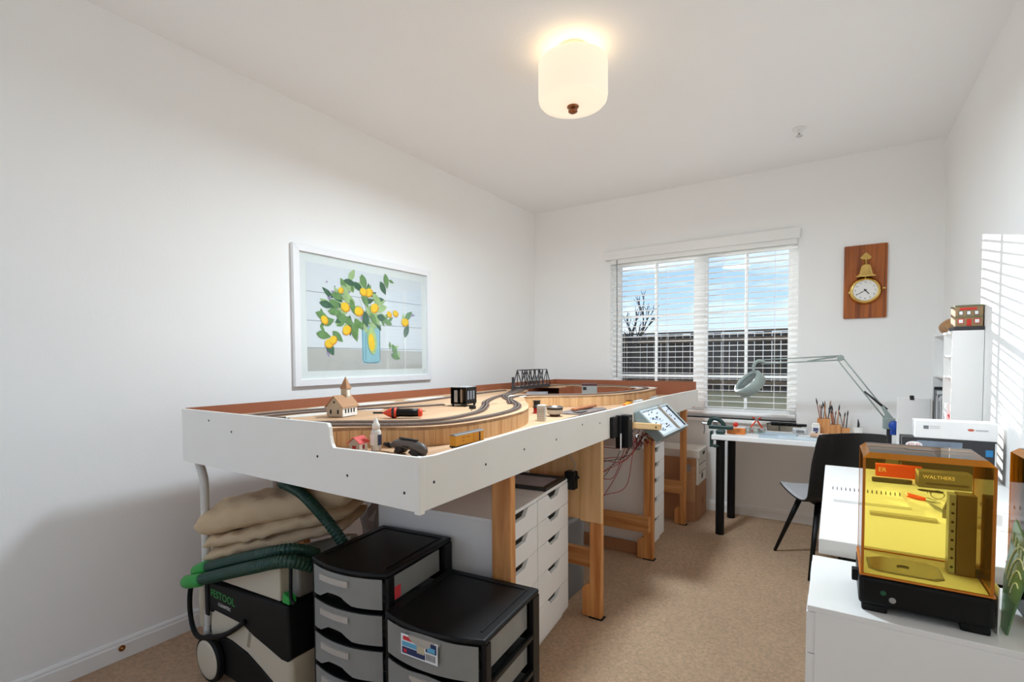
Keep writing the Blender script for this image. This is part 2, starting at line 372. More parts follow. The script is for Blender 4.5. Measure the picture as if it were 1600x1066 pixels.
m_p = [mat('print_paper', (238, 237, 240), .9, var=.03, vs=6), mat('print_table', (206, 200, 194), .9, var=.1, vs=8), mat('print_line', (168, 168, 174), .9),
       mat('print_leaf', (122, 158, 98), .9, var=.4, vs=30), mat('print_leaf_dark', (78, 114, 88), .9, var=.3, vs=30), mat('print_leaf_light', (184, 206, 146), .9, var=.3, vs=30),
       mat('print_lemon', (246, 206, 62), .9, var=.12, vs=30), mat('print_lemon_shade', (226, 162, 40), .9, var=.15, vs=30), mat('print_jar', (162, 206, 216), .9, var=.16, vs=14),
       mat('print_jar_line', (70, 120, 140), .9), mat('print_lilac', (176, 160, 190), .9)]
b = MB(); lay = [PX+.0105]
def flat(mi, pts):
    lay[0] += .00002; b.mi = mi; b.add([(lay[0], a, c) for a, c in pts], [tuple(range(len(pts)))])
py0, py1, pz0, pz1 = 1.838, 2.815, 1.230, 1.868
flat(0, [(py0, pz0), (py1, pz0), (py1, pz1), (py0, pz1)]); flat(1, [(py0, pz0), (py1, pz0), (py1, 1.355), (2.3, 1.362), (py0, 1.368)])
for z in (1.696, 1.526, 1.366): flat(2, [(py0, z), (py1, z), (py1, z+.004), (py0, z+.0045)])
def ell(mi, cy, cz, ra, rb_, an, n=14):
    ca, sa = math.cos(an), math.sin(an)
    flat(mi, [(cy+ra*math.cos(t)*ca-rb_*math.sin(t)*sa, cz+ra*math.cos(t)*sa+rb_*math.sin(t)*ca) for t in [2*math.pi*i/n for i in range(n)]])
flat(8, [(2.254, 1.52), (2.245, 1.50), (2.246, 1.29), (2.262, 1.272), (2.39, 1.272), (2.402, 1.29), (2.404, 1.50), (2.395, 1.525)])
for yy, ww in ((2.25, .004), (2.398, .004), (2.275, .003)): flat(9, [(yy, 1.29), (yy+ww, 1.29), (yy+ww, 1.50), (yy, 1.50)])
ell(9, 2.325, 1.284, .07, .012, 0); ell(8, 2.325, 1.287, .066, .010, 0)
def leaf(mi, cy, cz, an, L, wd):
    pts = []
    for i in range(7): t = i/6; pts.append((-L/2+L*t, wd*math.sin(math.pi*t**.85)))
    for i in range(5, 0, -1): t = i/6; pts.append((-L/2+L*t, -wd*math.sin(math.pi*t**.85)))
    ca, sa = math.cos(an), math.sin(an); flat(mi, [(cy+x*ca-y*sa, cz+x*sa+y*ca) for x, y in pts])
rl = random.Random(5)
LEAF = [(2.171, 1.833, -60), (2.158, 1.783, 10), (2.266, 1.801, 70), (2.465, 1.831, 80), (2.435, 1.78, 60), (2.12, 1.725, 50), (2.06, 1.689, 10), (2.143, 1.678, 20), (2.035, 1.639, 30), (1.978, 1.63, 10), (2.034, 1.592, 0), (2.092, 1.557, 20), (2.14, 1.541, 30), (2.215, 1.526, 50), (2.28, 1.56, 80), (2.347, 1.564, 60), (2.188, 1.464, 70), (2.054, 1.44, 40), (1.951, 1.446, 10), (2.0, 1.362, 60), (1.943, 1.562, 20), (1.987, 1.527, -20), (2.417, 1.579, 10), (2.474, 1.551, 20), (2.672, 1.607, -40), (2.654, 1.505, -70), (2.536, 1.359, 60), (2.543, 1.316, 20), (2.173, 1.632, 70), (2.276, 1.681, 60), (2.378, 1.701, 40), (2.22, 1.765, 30)]
for k in range(48):
    a, c, an = rl.choice(LEAF); leaf(rl.choice((3, 5, 10)), a+rl.uniform(-.05, .05), c+rl.uniform(-.04, .04), R(rl.uniform(-90, 90)), .055, .011)
for k in range(46):
    th_ = rl.uniform(0, 6.283); rr_ = rl.uniform(.2, 1)**.5; leaf(rl.choice((3, 5, 5, 4)), 2.20+.24*rr_*math.cos(th_), 1.63+.17*rr_*math.sin(th_), th_+rl.uniform(-.5, .5), rl.uniform(.07, .10), rl.uniform(.014, .022))
for k in range(14):
    th_ = R(-20+k*17); flat(3, [(2.30, 1.53), (2.304, 1.53), (2.30+.27*math.cos(th_)*rl.uniform(.7, 1), 1.56+.23*abs(math.sin(th_))*rl.uniform(.7, 1))])
for a, c, an in LEAF: leaf(rl.choice((3, 3, 4, 5)), a, c, R(-an), rl.uniform(.085, .115), rl.uniform(.020, .028))
for k in range(10): ell(10, 2.2+rl.uniform(-.22, .25), 1.6+rl.uniform(-.16, .2), .006, .006, 0, 6)
ell(5, 2.33, 1.42, .04, .09, .1); ell(6, 2.325, 1.41, .026, .06, .1)
for a, c, r in [(2.115, 1.625, .030), (2.223, 1.606, .031), (2.356, 1.637, .031), (2.311, 1.735, .028), (2.264, 1.735, .026), (2.084, 1.725, .018), (2.124, 1.481, .030), (1.99, 1.395, .028), (2.02, 1.415, .026), (1.959, 1.535, .024), (2.64, 1.56, .030), (2.549, 1.615, .022), (2.489, 1.605, .02)]:
    an = rl.uniform(-1, 1); ell(7, a, c, r*1.22, r, an); ell(6, a-.004, c+.004, r*1.05, r*.86, an)
b.build('print', m_p, pic)
MB().box(PX+.0135, y0+fwid-.003, z0+fwid-.003, PX+.0155, y1-fwid+.003, z1-fwid+.003).build('glazing', m_glass, pic)

# ------------------------------------------------------------------ ship bell clock
ck = thing('bell_clock', 'oak plaque on the back wall with a brass bell above a round brass clock', 'clock', (.176, YB, 1.574))
m_oak = wood('oak', (176, 98, 40), (124, 62, 24), 2, .35, 34)
BX('plaque', m_oak, ck, .048, YB-.021, 1.574, .304, YB-.001, 2.102, bevel=.006, seg=2)
cc = (.176, YB-.021, 1.770); T = frameM(cc, (1, 0, 0), (0, 0, 1))
MB().lathe([(.100, 0), (.100, .008), (.092, .018), (.086, .040), (.080, .044), (.074, .044), (.074, .036), (.001, .036)], 36, T).build('bezel', m_brass, ck, smooth=True)
MB().lathe([(.0735, .0362), (.0735, .0372), (.001, .0372)], 36, T).build('dial', m_paper, ck)
for k in range(12):
    a = R(90-30*(k+1)); text('numeral', str(k+1), .017, m_blackm, ck, T @ Matrix.Translation((.058*math.cos(a), .058*math.sin(a), .0375)), .0003)
def hand(nm, an, L, w):
    a = R(an); d = Matrix.Rotation(a, 4, 'Z'); MB().prism([(-.012, -w, .0385), (L*.7, -w, .0385), (L, 0, .0385), (L*.7, w, .0385), (-.012, w, .0385)], (0, 0, .0012), T @ d).build(nm, m_blackm, ck)
hand('minute_hand', 90-240, .062, .0018); hand('hour_hand', 90-140, .040, .0028)
MB().lathe([(.004, .038), (.006, .040), (.004, .042)], 12, T).build('hub', m_blackm, ck)
for sx_, w in ((-1, .011), (1, .008)):
    MB().lathe([(w, 0), (w, .014), (w*.5, .02)], 12, frameM((cc[0]+sx_*.098, cc[1]-.02, cc[2]+sx_*.01), (0, 1, 0), (0, 0, 1))).build('bezel_clasp', m_brass, ck, smooth=True)
T = Matrix.Translation((.178, YB-.062, 1.865))
MB().lathe([(.066, .0), (.064, .005), (.050, .018), (.040, .04), (.033, .07), (.030, .082), (.018, .088), (.010, .090), (.009, .12), (.001, .121)], 32, T).build('bell', m_brass, ck, smooth=True)
MB().tube([(.178, YB-.062, 1.875), (.172, YB-.064, 1.85), (.150, YB-.07, 1.838)], .004, 6).build('clapper', m_brass, ck)
sp_ = [(-.028, .0), (-.034, .012), (-.024, .024), (0, .048), (.024, .024), (.034, .012), (.028, 0), (.010, -.006), (0, .006), (-.010, -.006)]
MB().prism([(.178+a, YB-.030, 1.998+c) for a, c in sp_], (0, .009, 0)).build('bracket', m_brass, ck, bevel=.002, fix=True)
MB().tube([(.178, YB-.026, 2.004), (.178, YB-.055, 1.999), (.178, YB-.062, 1.98)], .006, 8).build('bracket_arm', m_brass, ck, smooth=True)

# ------------------------------------------------------------------ train layout table
TX0, TX1, TY0, TY1 = -2.235, -.930, 1.0, 4.318
tb = thing('layout_table', 'long white-sided train layout table on pine legs along the left side', 'table', (-1.58, 2.65, 0))
fasc = [(-2.235, .883), (-.930, .877), (-.930, 1.028), (-1.285, 1.023), (-1.293, 1.034), (-1.300, 1.058), (-1.303, 1.085), (-1.311, 1.097), (-2.235, 1.098)]
MB().prism([(x, TY0, z) for x, z in fasc], (0, .014, 0)).build('fascia_panel', m_board, tb, bevel=.0015, fix=True)
ft = [(1.0, 1.028), (1.067, 1.024), (1.29, 1.031), (1.61, 1.040), (2.44, 1.036), (3.30, 1.044)]; fb = [(1.0, .877), (1.6, .886), (2.237, .895), (3.30, .903)]
MB().prism([(TX1, y, z) for y, z in fb]+[(TX1, y, z) for y, z in ft[::-1]], (-.014, 0, 0)).build('fascia_panel', m_board, tb, bevel=.0015, fix=True)
MB().prism([(TX1, y, z) for y, z in [(3.304, .903), (4.318, .907), (4.318, 1.036), (3.304, 1.044)]], (-.014, 0, 0)).build('fascia_panel', m_board, tb, bevel=.0015, fix=True)
BX('corner_strip', m_board, tb, -.944, .994, .872, -.924, 1.016, 1.030, bevel=.003)
sc0 = None
for (x, y, z, ax) in [(-2.02, 1.0, 1.062, 'y'), (-1.86, 1.0, 1.03, 'y'), (-1.36, 1.0, .989, 'y'), (-1.22, 1.0, .945, 'y'), (-.985, 1.0, .925, 'y'), (-.93, 1.06, .95, 'x'), (-.93, 1.31, .955, 'x'), (-.93, 1.55, .967, 'x'), (-.93, 1.80, .968, 'x'), (-.93, 2.25, .985, 'x'), (-.93, 2.05, 1.0, 'x')]:
    M = frameM((x, y, z), (1, 0, 0), (0, 0, 1)) if ax == 'y' else frameM((x, y, z), (0, 1, 0), (0, 0, 1))
    MB().lathe([(.0042, -.001), (.0042, .0008), (.003, .0012), (.0015, .0004), (.0005, .0004)], 10, M).build('screw', m_dkmetal, tb)
BX('back_board', m_hard, tb, TX0, TY0+.015, .90, TX0+.006, TY1, 1.10, bevel=0)
BX('back_board', m_hard, tb, TX0+.007, TY1-.006, .90, TX1-.016, TY1, 1.10, bevel=0)
BX('base_deck', m_plydeck, tb, TX0+.007, TY0+.015, .965, TX1-.015, TY1-.007, .985, bevel=0)
for y in (1.05, 2.65, 4.25): BX('joist', m_pinex, tb, TX0+.01, y-.019, .895, TX1-.016, y+.019, .964, bevel=.002)
# raised deck
DK = 1.055
rise = catmull([(-1.50, 1.016), (-1.455, 1.15), (-1.36, 1.235), (-1.24, 1.30), (-1.165, 1.40), (-1.135, 1.55), (-1.14, 1.72), (-1.165, 1.88), (-1.21, 2.04), (-1.27, 2.16)], 3)
rise = [Vector((p[0], p[1])) for p in [Vector((q[0], q[1], 0)) for q in rise]] if False else rise
rp2 = [(p.x, p.y) for p in rise]+[(-1.34, 2.28), (-1.44, 2.42), (-1.54, 2.58), (-1.64, 2.73)]
loopw = [(p.x, p.y) for p in catmull([(-1.64, 2.73), (-1.54, 2.83), (-1.42, 2.93), (-1.30, 3.06), (-1.21, 3.24), (-1.165, 3.45), (-1.15, 3.70), (-1.165, 3.92), (-1.21, 4.08), (-1.30, 4.20)], 2)]
inner = [(p.x, p.y) for p in catmull([(-1.86, 2.98), (-1.66, 2.98), (-1.52, 3.05), (-1.42, 3.14), (-1.33, 3.30), (-1.29, 3.50), (-1.28, 3.70), (-1.30, 3.88), (-1.36, 4.0), (-1.46, 4.06), (-1.75, 4.08), (-1.93, 4.07), (-1.98, 3.9)], 2)]
def wallpieces(path, z0, z1, nm, m, th=.010):
    for (a, c) in zip(path[:-1], path[1:]):
        d = Vector((c[0]-a[0], c[1]-a[1], 0)); L = d.length; M = frameM((a[0], a[1], 0), d, (0, 0, 1)); M = frameM((a[0], a[1], 0), d, Vector((0, 0, 1)).cross(d))
        MB().box(.0006, 0, z0, L-.0006, th, z1, M).build(nm, m, tb)
wallpieces(rp2, .986, DK-.001, 'riser_panel', m_plyv)
wallpieces(loopw, .986, DK-.001, 'riser_panel', m_plyv)
wallpieces(inner[::-1], .986, DK-.001, 'riser_panel', m_hard)
def deckpoly(poly, z0, z1, nm, m): return MB().prism([(x, y, z0) for x, y in poly], (0, 0, z1-z0)).build(nm, m, tb, fix=True)
X0 = TX0+.008
deckpoly([(X0, 1.016)]+rp2+[(-1.66, 2.98), (-1.86, 2.98), (-1.98, 3.36), (X0, 3.36)], DK-.012, DK, 'raised_deck', m_plydeck)
ring = [(-1.66, 2.745)]+loopw+[(-1.45, 4.30), (X0, 4.30), (X0, 3.87), (-1.98, 3.87)]+inner[::-1][1:-1]+[(-1.66, 2.98)]
deckpoly(ring, DK-.012, DK, 'loop_deck', m_plydeck)
rl = random.Random(9)
for (x, y, rx, ry) in [(-2.10, 1.75, .09, .35), (-1.30, 4.05, .12, .10), (-1.72, 2.75, .10, .07), (-2.08, 2.3, .08, .2), (-1.9, 1.35, .05, .15)]:
    MB().prism([(max(X0+.002, x+rx*math.cos(t)*rl.uniform(.7, 1)), y+ry*math.sin(t)*rl.uniform(.75, 1), DK) for t in [2*math.pi*i/18 for i in range(18)]], (0, 0, .003)).build('plaster_patch', m_plaster, tb, fix=True)
# track
tie_n = [0]
def track(pts, z, n=10, gauge=.0165, bed=True):
    P = catmull([(x, y, z) for x, y in pts], n); t = None
    q = MB(); rows = []
    nr = []
    for i, p in enumerate(P):
        d = (P[min(i+1, len(P)-1)]-P[max(i-1, 0)]); d.z = 0; d.normalize(); nr.append(Vector((-d.y, d.x, 0)))
    def strip(o0, o1, za, zb):
        r = []
        for p, k in zip(P, nr): r.append([p+k*o0+Vector((0, 0, za)), p+k*o0+Vector((0, 0, zb)), p+k*o1+Vector((0, 0, zb)), p+k*o1+Vector((0, 0, za))])
        mbx = MB().grid(r, closed=True); mbx.add(r[0], [(0, 1, 2, 3)]); mbx.add(r[-1], [(3, 2, 1, 0)]); return mbx
    t = strip(-.021, .021, 0.0003, .004).build('track', m_rbed, tb, fix=True)
    s = 0; acc = 0; tm = MB()
    for i in range(len(P)-1):
        L = (P[i+1]-P[i]).length; acc += L
        while acc > .0085:
            acc -= .0085; p = P[i+1]-(P[i+1]-P[i]).normalized()*acc; k = nr[i]; dd = Vector((k.y, -k.x, 0))
            M = frameM(p+Vector((0, 0, .004)), k, -dd if False else Vector((0, 0, 1)).cross(k)); tm.box(-.0155, -.0022, 0, .0155, .0022, .0018, M)
    tm.build('ties', m_tie, t, kind='stuff')
    for sg in (-1, 1): strip(sg*gauge/2-.0012, sg*gauge/2+.0012, .0058, .0086).build('rail', m_rail, t, fix=True)
TR = DK
track([(-1.80, 1.03), (-1.70, 1.13), (-1.58, 1.235), (-1.45, 1.325), (-1.34, 1.40), (-1.285, 1.50), (-1.29, 1.65), (-1.34, 1.84), (-1.47, 2.07), (-1.60, 2.26), (-1.73, 2.52), (-1.87, 2.90), (-1.99, 3.15), (-2.05, 3.36)], TR)
track([(-1.66, 1.04), (-1.57, 1.13), (-1.46, 1.215), (-1.33, 1.29), (-1.235, 1.38), (-1.19, 1.50), (-1.185, 1.66), (-1.21, 1.85), (-1.265, 2.03), (-1.36, 2.20), (-1.50, 2.38), (-1.63, 2.52), (-1.76, 2.70), (-1.85, 2.95), (-1.94, 3.18), (-2.02, 3.34)], TR)
track([(-1.42, 2.24), (-1.56, 2.44), (-1.66, 2.62), (-1.68, 2.80), (-1.60, 2.885), (-1.48, 2.97), (-1.37, 3.08), (-1.275, 3.25), (-1.235, 3.45), (-1.22, 3.70), (-1.235, 3.92), (-1.31, 4.07), (-1.46, 4.15), (-1.75, 4.19), (-1.95, 4.18), (-2.06, 4.08), (-2.09, 3.87)], TR)
track([(-2.00, 1.06), (-2.10, 1.22), (-2.09, 1.42), (-2.03, 1.62), (-1.98, 1.84), (-1.96, 2.05), (-2.0, 2.4), (-2.06, 2.8), (-2.09, 3.2)], TR)
track([(-1.93, 1.04), (-2.0, 1.2), (-1.99, 1.42), (-1.90, 1.62), (-1.78, 1.82), (-1.70, 2.02)], TR)
track([(-1.035, 1.27), (-1.04, 1.8), (-1.03, 2.4), (-1.0, 3.0), (-.985, 3.6), (-.985, 4.2)], .985)
track([(-1.09, 1.9), (-1.11, 2.2), (-1.12, 2.6), (-1.09, 3.0), (-1.04, 3.5)], .985)
# legs: pairs of boards with a short sister block and pad
def leg(x0, x1, ya, yb, ztop, sis=None, nm='leg'):
    o = BX(nm, m_pine, tb, x0, ya, .004, x1, yb, ztop, bevel=.004)
    BX('foot_pad', m_blackm, o, x0-.004, ya-.004, 0, x1+.008, yb+.006, .006, bevel=.001)
    if sis:
        s = sis; MB().prism([(x0, ya, .005), (x0, ya, s-.03), (x0-.012, ya, s-.03), (x0-.04, ya, s-.055), (x0-.04, ya, .005)][::-1], (0, .038, 0)).build('foot_block', m_pine, o, bevel=.002, fix=True)
    return o
leg(-1.026, -.945, 1.478, 1.514, .965)
leg(-1.005, -.945, 2.30, 2.338, .89, .20)
leg(-1.012, -.950, 3.17, 3.208, .89, .17)
leg(-.990, -.945, 3.985, 4.022, .965, .17)
for y in (1.48, 2.30, 3.17, 3.985): leg(-2.19, -2.13, y, y+.037, .895)
BX('gusset_board', m_ply, tb, -1.05, 2.2865, .487, -.9445, 2.2995, .893, bevel=.001)
BX('gusset_board', m_ply, tb, -1.34, 2.2865, .495, -1.0515, 2.2995, .893, bevel=.001)
BX('gusset_edge', mat('fresh_pine', (238, 202, 150), .6), tb, -.9435, 2.287, .487, -.936, 2.299, .893, bevel=0)
BX('cross_bar', m_pinex, tb, -2.13, 2.339, .235, -.99, 2.377, .325, bevel=.003)
BX('cross_bar', m_pinex, tb, -2.13, 3.130, .185, -.965, 3.168, .285, bevel=.003)
BX('cross_bar', m_pinex, tb, -2.13, 3.947, .25, -.96, 3.984, .345, bevel=.003)
m_pipe = mat('white_tube', (206, 203, 196), .4)
bp = catmull([(-2.215, 1.05, .893), (-2.21, 1.05, .87), (-2.185, 1.05, .83), (-2.172, 1.05, .78), (-2.172, 1.05, .6), (-2.175, 1.05, .3), (-2.175, 1.05, .003)], 5)
MB().tube(bp, .017, 12).build('bent_leg', m_pipe, tb, smooth=True)
MB().tube([(p.x, p.y+.31, p.z) for p in bp], .017, 12).build('bent_leg', m_pipe, tb, smooth=True)

# ------------------------------------------------------------------ models and tools on the layout
# church
ch = thing('model_church', 'tan model church with white side wall and pointed brown steeple', 'model church', (-1.745, 1.41, DK+.003), R(14))
m_tan = mat('bare_card', (196, 178, 152), .8, var=.05); m_mw = mat('model_white', (238, 236, 230), .7); m_roofb = mat('card_roof', (176, 132, 96), .8, var=.08, vs=60)
w, l, hw, hr = .038, .052, .046, .088
def loc_prism(poly, d): return MB().prism(poly, d)
MB().prism([(-w, -l, 0), (w, -l, 0), (w, -l, hw), (0, -l, hr-.004), (-w, -l, hw)], (0, .003, 0)).build('gable_wall', m_tan, ch, local=True, fix=True)
MB().prism([(-w, l-.003, 0), (w, l-.003, 0), (w, l-.003, hw), (0, l-.003, hr-.004), (-w, l-.003, hw)], (0, .003, 0)).build('gable_wall', m_tan, ch, local=True, fix=True)
for sx_ in (-1, 1): MB().box(sx_*w-.0015, -l+.003, 0, sx_*w+.0015, l-.003, hw).build('side_wall', m_mw, ch, local=True)
for sx_ in (-1, 1): MB().prism([(0, -l-.006, hr), (sx_*(w+.007), -l-.006, hw-.006), (sx_*(w+.007), -l-.006, hw-.009), (0, -l-.006, hr-.003)], (0, 2*l+.012, 0)).build('roof_panel', m_roofb, ch, local=True, fix=True)
def arch(mb, M, s=1.0):
    mb.prism([(-.004*s, 0, 0), (.004*s, 0, 0), (.004*s, .014*s, 0), (0, .019*s, 0), (-.004*s, .014*s, 0)], (0, 0, .0008), M)
for k in range(4):
    q = MB(); arch(q, frameM((w+.0015, -l+.022+k*.019, .014), (0, 1, 0), (0, 0, 1))); q.build('window', m_blackm, ch, local=True, fix=True)
for xx in (-.018, .018):
    q = MB(); arch(q, frameM((xx, -l, .012), (1, 0, 0), (0, 0, 1))); q.build('window', m_blackm, ch, local=True, fix=True)
MB().lathe([(.005, 0), (.005, .0008), (.001, .001)], 12, frameM((0, -l, .06), (1, 0, 0), (0, 0, 1))).build('round_window', m_dkmetal, ch, local=True)
BX('belfry', m_tan, ch, -.014, l-.040, hr-.022, .014, l-.012, hr+.028, bevel=0, local=True)
MB().prism([(-.017, l-.043, hr+.024), (.017, l-.043, hr+.024), (.017, l-.009, hr+.024), (-.017, l-.009, hr+.024)], (0, 0, .003)).build('belfry_eave', m_roofb, ch, local=True, fix=True)
cx_, cy_ = 0, l-.026
MB().add([(-.017, l-.043, hr+.027), (.017, l-.043, hr+.027), (.017, l-.009, hr+.027), (-.017, l-.009, hr+.027), (0, cy_, hr+.078)], [(0, 1, 4), (1, 2, 4), (2, 3, 4), (3, 0, 4), (3, 2, 1, 0)]).build('spire', m_roofb, ch, local=True)
BX('louvre', m_mw, ch, .0142, l-.034, hr-.008, .0152, l-.018, hr+.02, bevel=0, local=True)
# red-roofed house
ho = thing('model_house', 'tiny white model house with bright red roof inside the front notch', 'model house', (-1.318, 1.128, .986), R(18))
w, l, hw, hr = .018, .026, .036, .054
for yy in (-l, l-.002): MB().prism([(-w, yy, 0), (w, yy, 0), (w, yy, hw), (0, yy, hr-.002), (-w, yy, hw)], (0, .002, 0)).build('gable_wall', mat('model_grey', (168, 156, 144), .8), ho, local=True, fix=True)
for sx_ in (-1, 1):
    MB().box(sx_*w-.001, -l+.002, 0, sx_*w+.001, l-.002, hw).build('side_wall', m_mw, ho, local=True)
    MB().prism([(0, -l-.005, hr), (sx_*(w+.007), -l-.005, hw-.003), (sx_*(w+.007), -l-.005, hw-.005), (0, -l-.005, hr-.002)], (0, 2*l+.01, 0)).build('roof_panel', m_red, ho, local=True, fix=True)
MB().box(w+.001, -.006, .012, w+.0018, .006, .026).build('shutter', mat('dark_red', (150, 26, 28), .6), ho, local=True)
MB().box(-.007, -l-.0008, .010, .007, -l, .026).build('shutter', mat('dark_red', (150, 26, 28), .6), ho, local=True)
# glue bottle
gb = thing('glue_bottle', 'white squeeze glue bottle with pointed cap behind the red-roofed house', 'bottle', (-1.292, 1.182, .986))
MB().lathe([(.015, 0), (.017, .003), (.017, .062), (.014, .070), (.010, .074)], 20).build('body', mat('milky_plastic', (222, 220, 214), .45), gb, local=True, smooth=True)
MB().lathe([(.013, .073), (.013, .088), (.010, .092), (.005, .106), (.003, .110), (.001, .111)], 20).build('cap', m_mw, gb, local=True, smooth=True)
MB().box(-.010, -.0178, .020, .010, -.0165, .056).build('paper_label', m_paper, gb, local=True)
MB().box(.0165, -.008, .02, .0178, .008, .055).build('ink_block', mat('ink_blue', (52, 58, 84), .7), gb, local=True)
# red and black powered screwdriver
rt_ = thing('power_screwdriver', 'red and black handheld power screwdriver lying on the plywood deck', 'power tool', (-1.46, 1.49, DK+.0012), R(33))
M = Matrix.Translation((-.078, 0, .021)) @ Matrix.Rotation(R(90), 4, 'Y')
MB().lathe([(.002, -.012), (.004, -.01), (.015, .012), (.021, .026), (.0215, .044), (.018, .047)], 18, M).build('nose', m_orange, rt_, local=True, smooth=True)
MB().lathe([(.004, -.05), (.004, -.012), (.003, -.008)], 8, M).build('bit', m_dkmetal, rt_, local=True)
MB().lathe([(.017, .044), (.018, .048), (.0165, .06), (.0175, .10), (.0165, .135)], 18, M).build('grip', m_black, rt_, local=True, smooth=True)
MB().lathe([(.0168, .135), (.0175, .139), (.0165, .147), (.012, .15)], 18, M).build('end_cap', m_orange, rt_, local=True, smooth=True)
MB().lathe([(.0218, .028), (.0222, .033), (.0218, .038)], 18, M).build('torque_ring', m_dkmetal, rt_, local=True)
# grey rotary tool
gt = thing('rotary_tool', 'dark grey rotary tool lying behind the front corner of the layout', 'power tool', (-1.15, 1.185, .986), R(-8))
prof = [(-.095, .020, .006), (-.076, .022, .008), (-.072, .024, .013), (-.058, .028, .016), (-.035, .030, .017), (.02, .031, .017), (.05, .029, .018), (.072, .025, .0185), (.084, .020, .016), (.089, .018, .009)]
rows = []
for x, zc, r in prof: rows.append([Vector((x, r*math.cos(a)*.9, zc+r*math.sin(a)*(1.0 if math.sin(a) > 0 else .85))) for a in [2*math.pi*i/14 for i in range(14)]])
q = MB().grid(rows, closed=True); q.add(rows[0], [tuple(range(14))[::-1]]); q.add(rows[-1], [tuple(range(14))]); q.build('housing', mat('grey_tool', (84, 78, 74), .5), gt, local=True, smooth=True)
for pts in ([(-.055, .002), (-.030, .001), (-.008, .016), (-.02, .024), (-.045, .022)], [(.018, .010), (.034, .022), (.058, .022), (.080, .012), (.072, .001), (.045, .0005)]): MB().prism([(x, -.0165, z) for x, z in pts], (0, .033, 0)).build('rubber_grip', m_blackm, gt, local=True, bevel=.003, fix=True)
MB().lathe([(.004, -.128), (.007, -.125), (.008, -.106), (.010, -.092)], 12, Matrix.Translation((0, 0, .020)) @ Matrix.Rotation(R(90), 4, 'Y')).build('collet', m_black, gt, local=True, smooth=True)
BX('top_strip', m_blackm, gt, -.04, -.006, .048, .05, .006, .0525, bevel=.002, local=True)
for k in range(3): BX('vent', m_blackm, gt, -.006+k*.012, -.0192, .026, .002+k*.012, -.0165, .030, bevel=0, local=True)
# rolling stock
def car(name, label, x, y, L, rz, body, roofm, h=.034, w=.026, group=None, z=.9936, plain=False):
    t = thing(name, label, 'model train', (x, y, z), rz, group)
    BX('body', body, t, -w/2, -L/2, .010, w/2, L/2, .010+h, bevel=.001, local=True)
    BX('underframe', m_blackm, t, -w/2+.002, -L/2-.004, .006, w/2-.002, L/2+.004, .010, bevel=0, local=True)
    for yy in (-L/2+.018, L/2-.018):
        q = MB()
        for dy in (-.008, .008):
            for sx_ in (-1, 1): q.lathe([(.0052, 0), (.0052, .002)], 12, Matrix.Translation((sx_*.009-.001, yy+dy, .0055)) @ Matrix.Rotation(R(90), 4, 'Y'))
        q.build('bogie', m_dkmetal, t, local=True)
    if not plain:
        MB().prism([(-w/2-.001, -L/2-.001, .010+h), (w/2+.001, -L/2-.001, .010+h), (w/2, -L/2-.001, .012+h), (0, -L/2-.001, .0145+h), (-w/2, -L/2-.001, .012+h)], (0, L+.002, 0)).build('roof', roofm, t, local=True, fix=True)
        BX('roof_walk', roofm, t, -.003, -L/2, .0147+h, .003, L/2, .016+h, bevel=0, local=True)
    return t
m_yel = mat('boxcar_yellow', (228, 160, 44), .6, var=.06); m_grroof = mat('roof_grey', (134, 132, 130), .7)
c1 = car('boxcar', 'yellow model boxcar with grey roof parked below the curved plywood riser', -1.058, 1.382, .165, R(1.5), m_yel, m_grroof)
BX('door', mat('boxcar_door', (212, 144, 36), .6), c1, .0132, .018, .012, .0142, .050, .043, bevel=0, local=True)
BX('door_opening', m_tie, c1, .0132, .052, .012, .0140, .060, .043, bevel=0, local=True)
for k, (a, c, l) in enumerate([(-.04, .034, .018), (-.012, .034, .02), (-.04, .024, .012)]): BX('lettering_line', mat('boxcar_ink', (120, 76, 30), .7), c1, .0131, a-l/2, c, .0134, a+l/2, c+.002, bevel=0, local=True)
c2 = car('locomotive', 'small yellow and black model locomotive peeking above the front side', -.999, 2.84, .11, R(1), m_yel, m_blackm, h=.030, plain=True)
BX('cab', m_yel, c2, -.013, .0, .040, .013, .03, .052, bevel=.001, local=True); BX('cab_roof', m_blackm, c2, -.014, -.002, .052, .014, .032, .055, bevel=0, local=True)
BX('hood_stripe', m_blackm, c2, .0131, -.05, .018, .0138, .05, .026, bevel=0, local=True); BX('bonnet', m_red, c2, -.011, -.056, .011, .011, -.04, .034, bevel=.001, local=True)
c3 = car('tank_car', 'pale grey model freight car behind the yellow locomotive', -.993, 3.0, .12, R(1), mat('car_grey', (196, 198, 198), .5), mat('car_grey2', (206, 208, 208), .5), h=.032)
c4 = car('hopper_car', 'grey model hopper car furthest along the front track', -.985, 3.30, .10, R(0), mat('car_dark', (132, 138, 142), .5), mat('car_grey3', (170, 176, 178), .5), h=.034)
# black power unit
bx = thing('power_unit', 'black open-fronted electronic power unit standing on the deck beside the track', 'power supply', (-1.59, 2.05, DK), R(10))
q = MB(); w, d, h = .044, .058, .092
q.box(-w, -d, .012, w, d, .016).box(-w, -d, h, w, d, h+.004).box(-w, -d, .016, -w+.004, d, h).box(w-.004, -d, .016, w, d, h).box(-w+.004, d-.004, .016, w-.004, d, h)
q.build('case', m_black, bx, local=True); BX('top_plate', mat('grey_plate', (150, 150, 150), .6), bx, -w, -d, h+.004, w, d, h+.007, bevel=.001, local=True)
BX('transformer', m_metal, bx, -.034, -d+.012, .018, -.012, .03, .084, bevel=.003, local=True)
BX('winding', mat('copper_dull', (170, 150, 130), .5), bx, .002, -d+.014, .018, .014, .02, .088, bevel=.004, local=True)
for k in range(3):
    BX('vent_slot', mat('slot_grey', (120, 126, 134), .4), bx, w, -.045+k*.030, .035, w+.001, -.027+k*.030, .078, bevel=0, local=True)
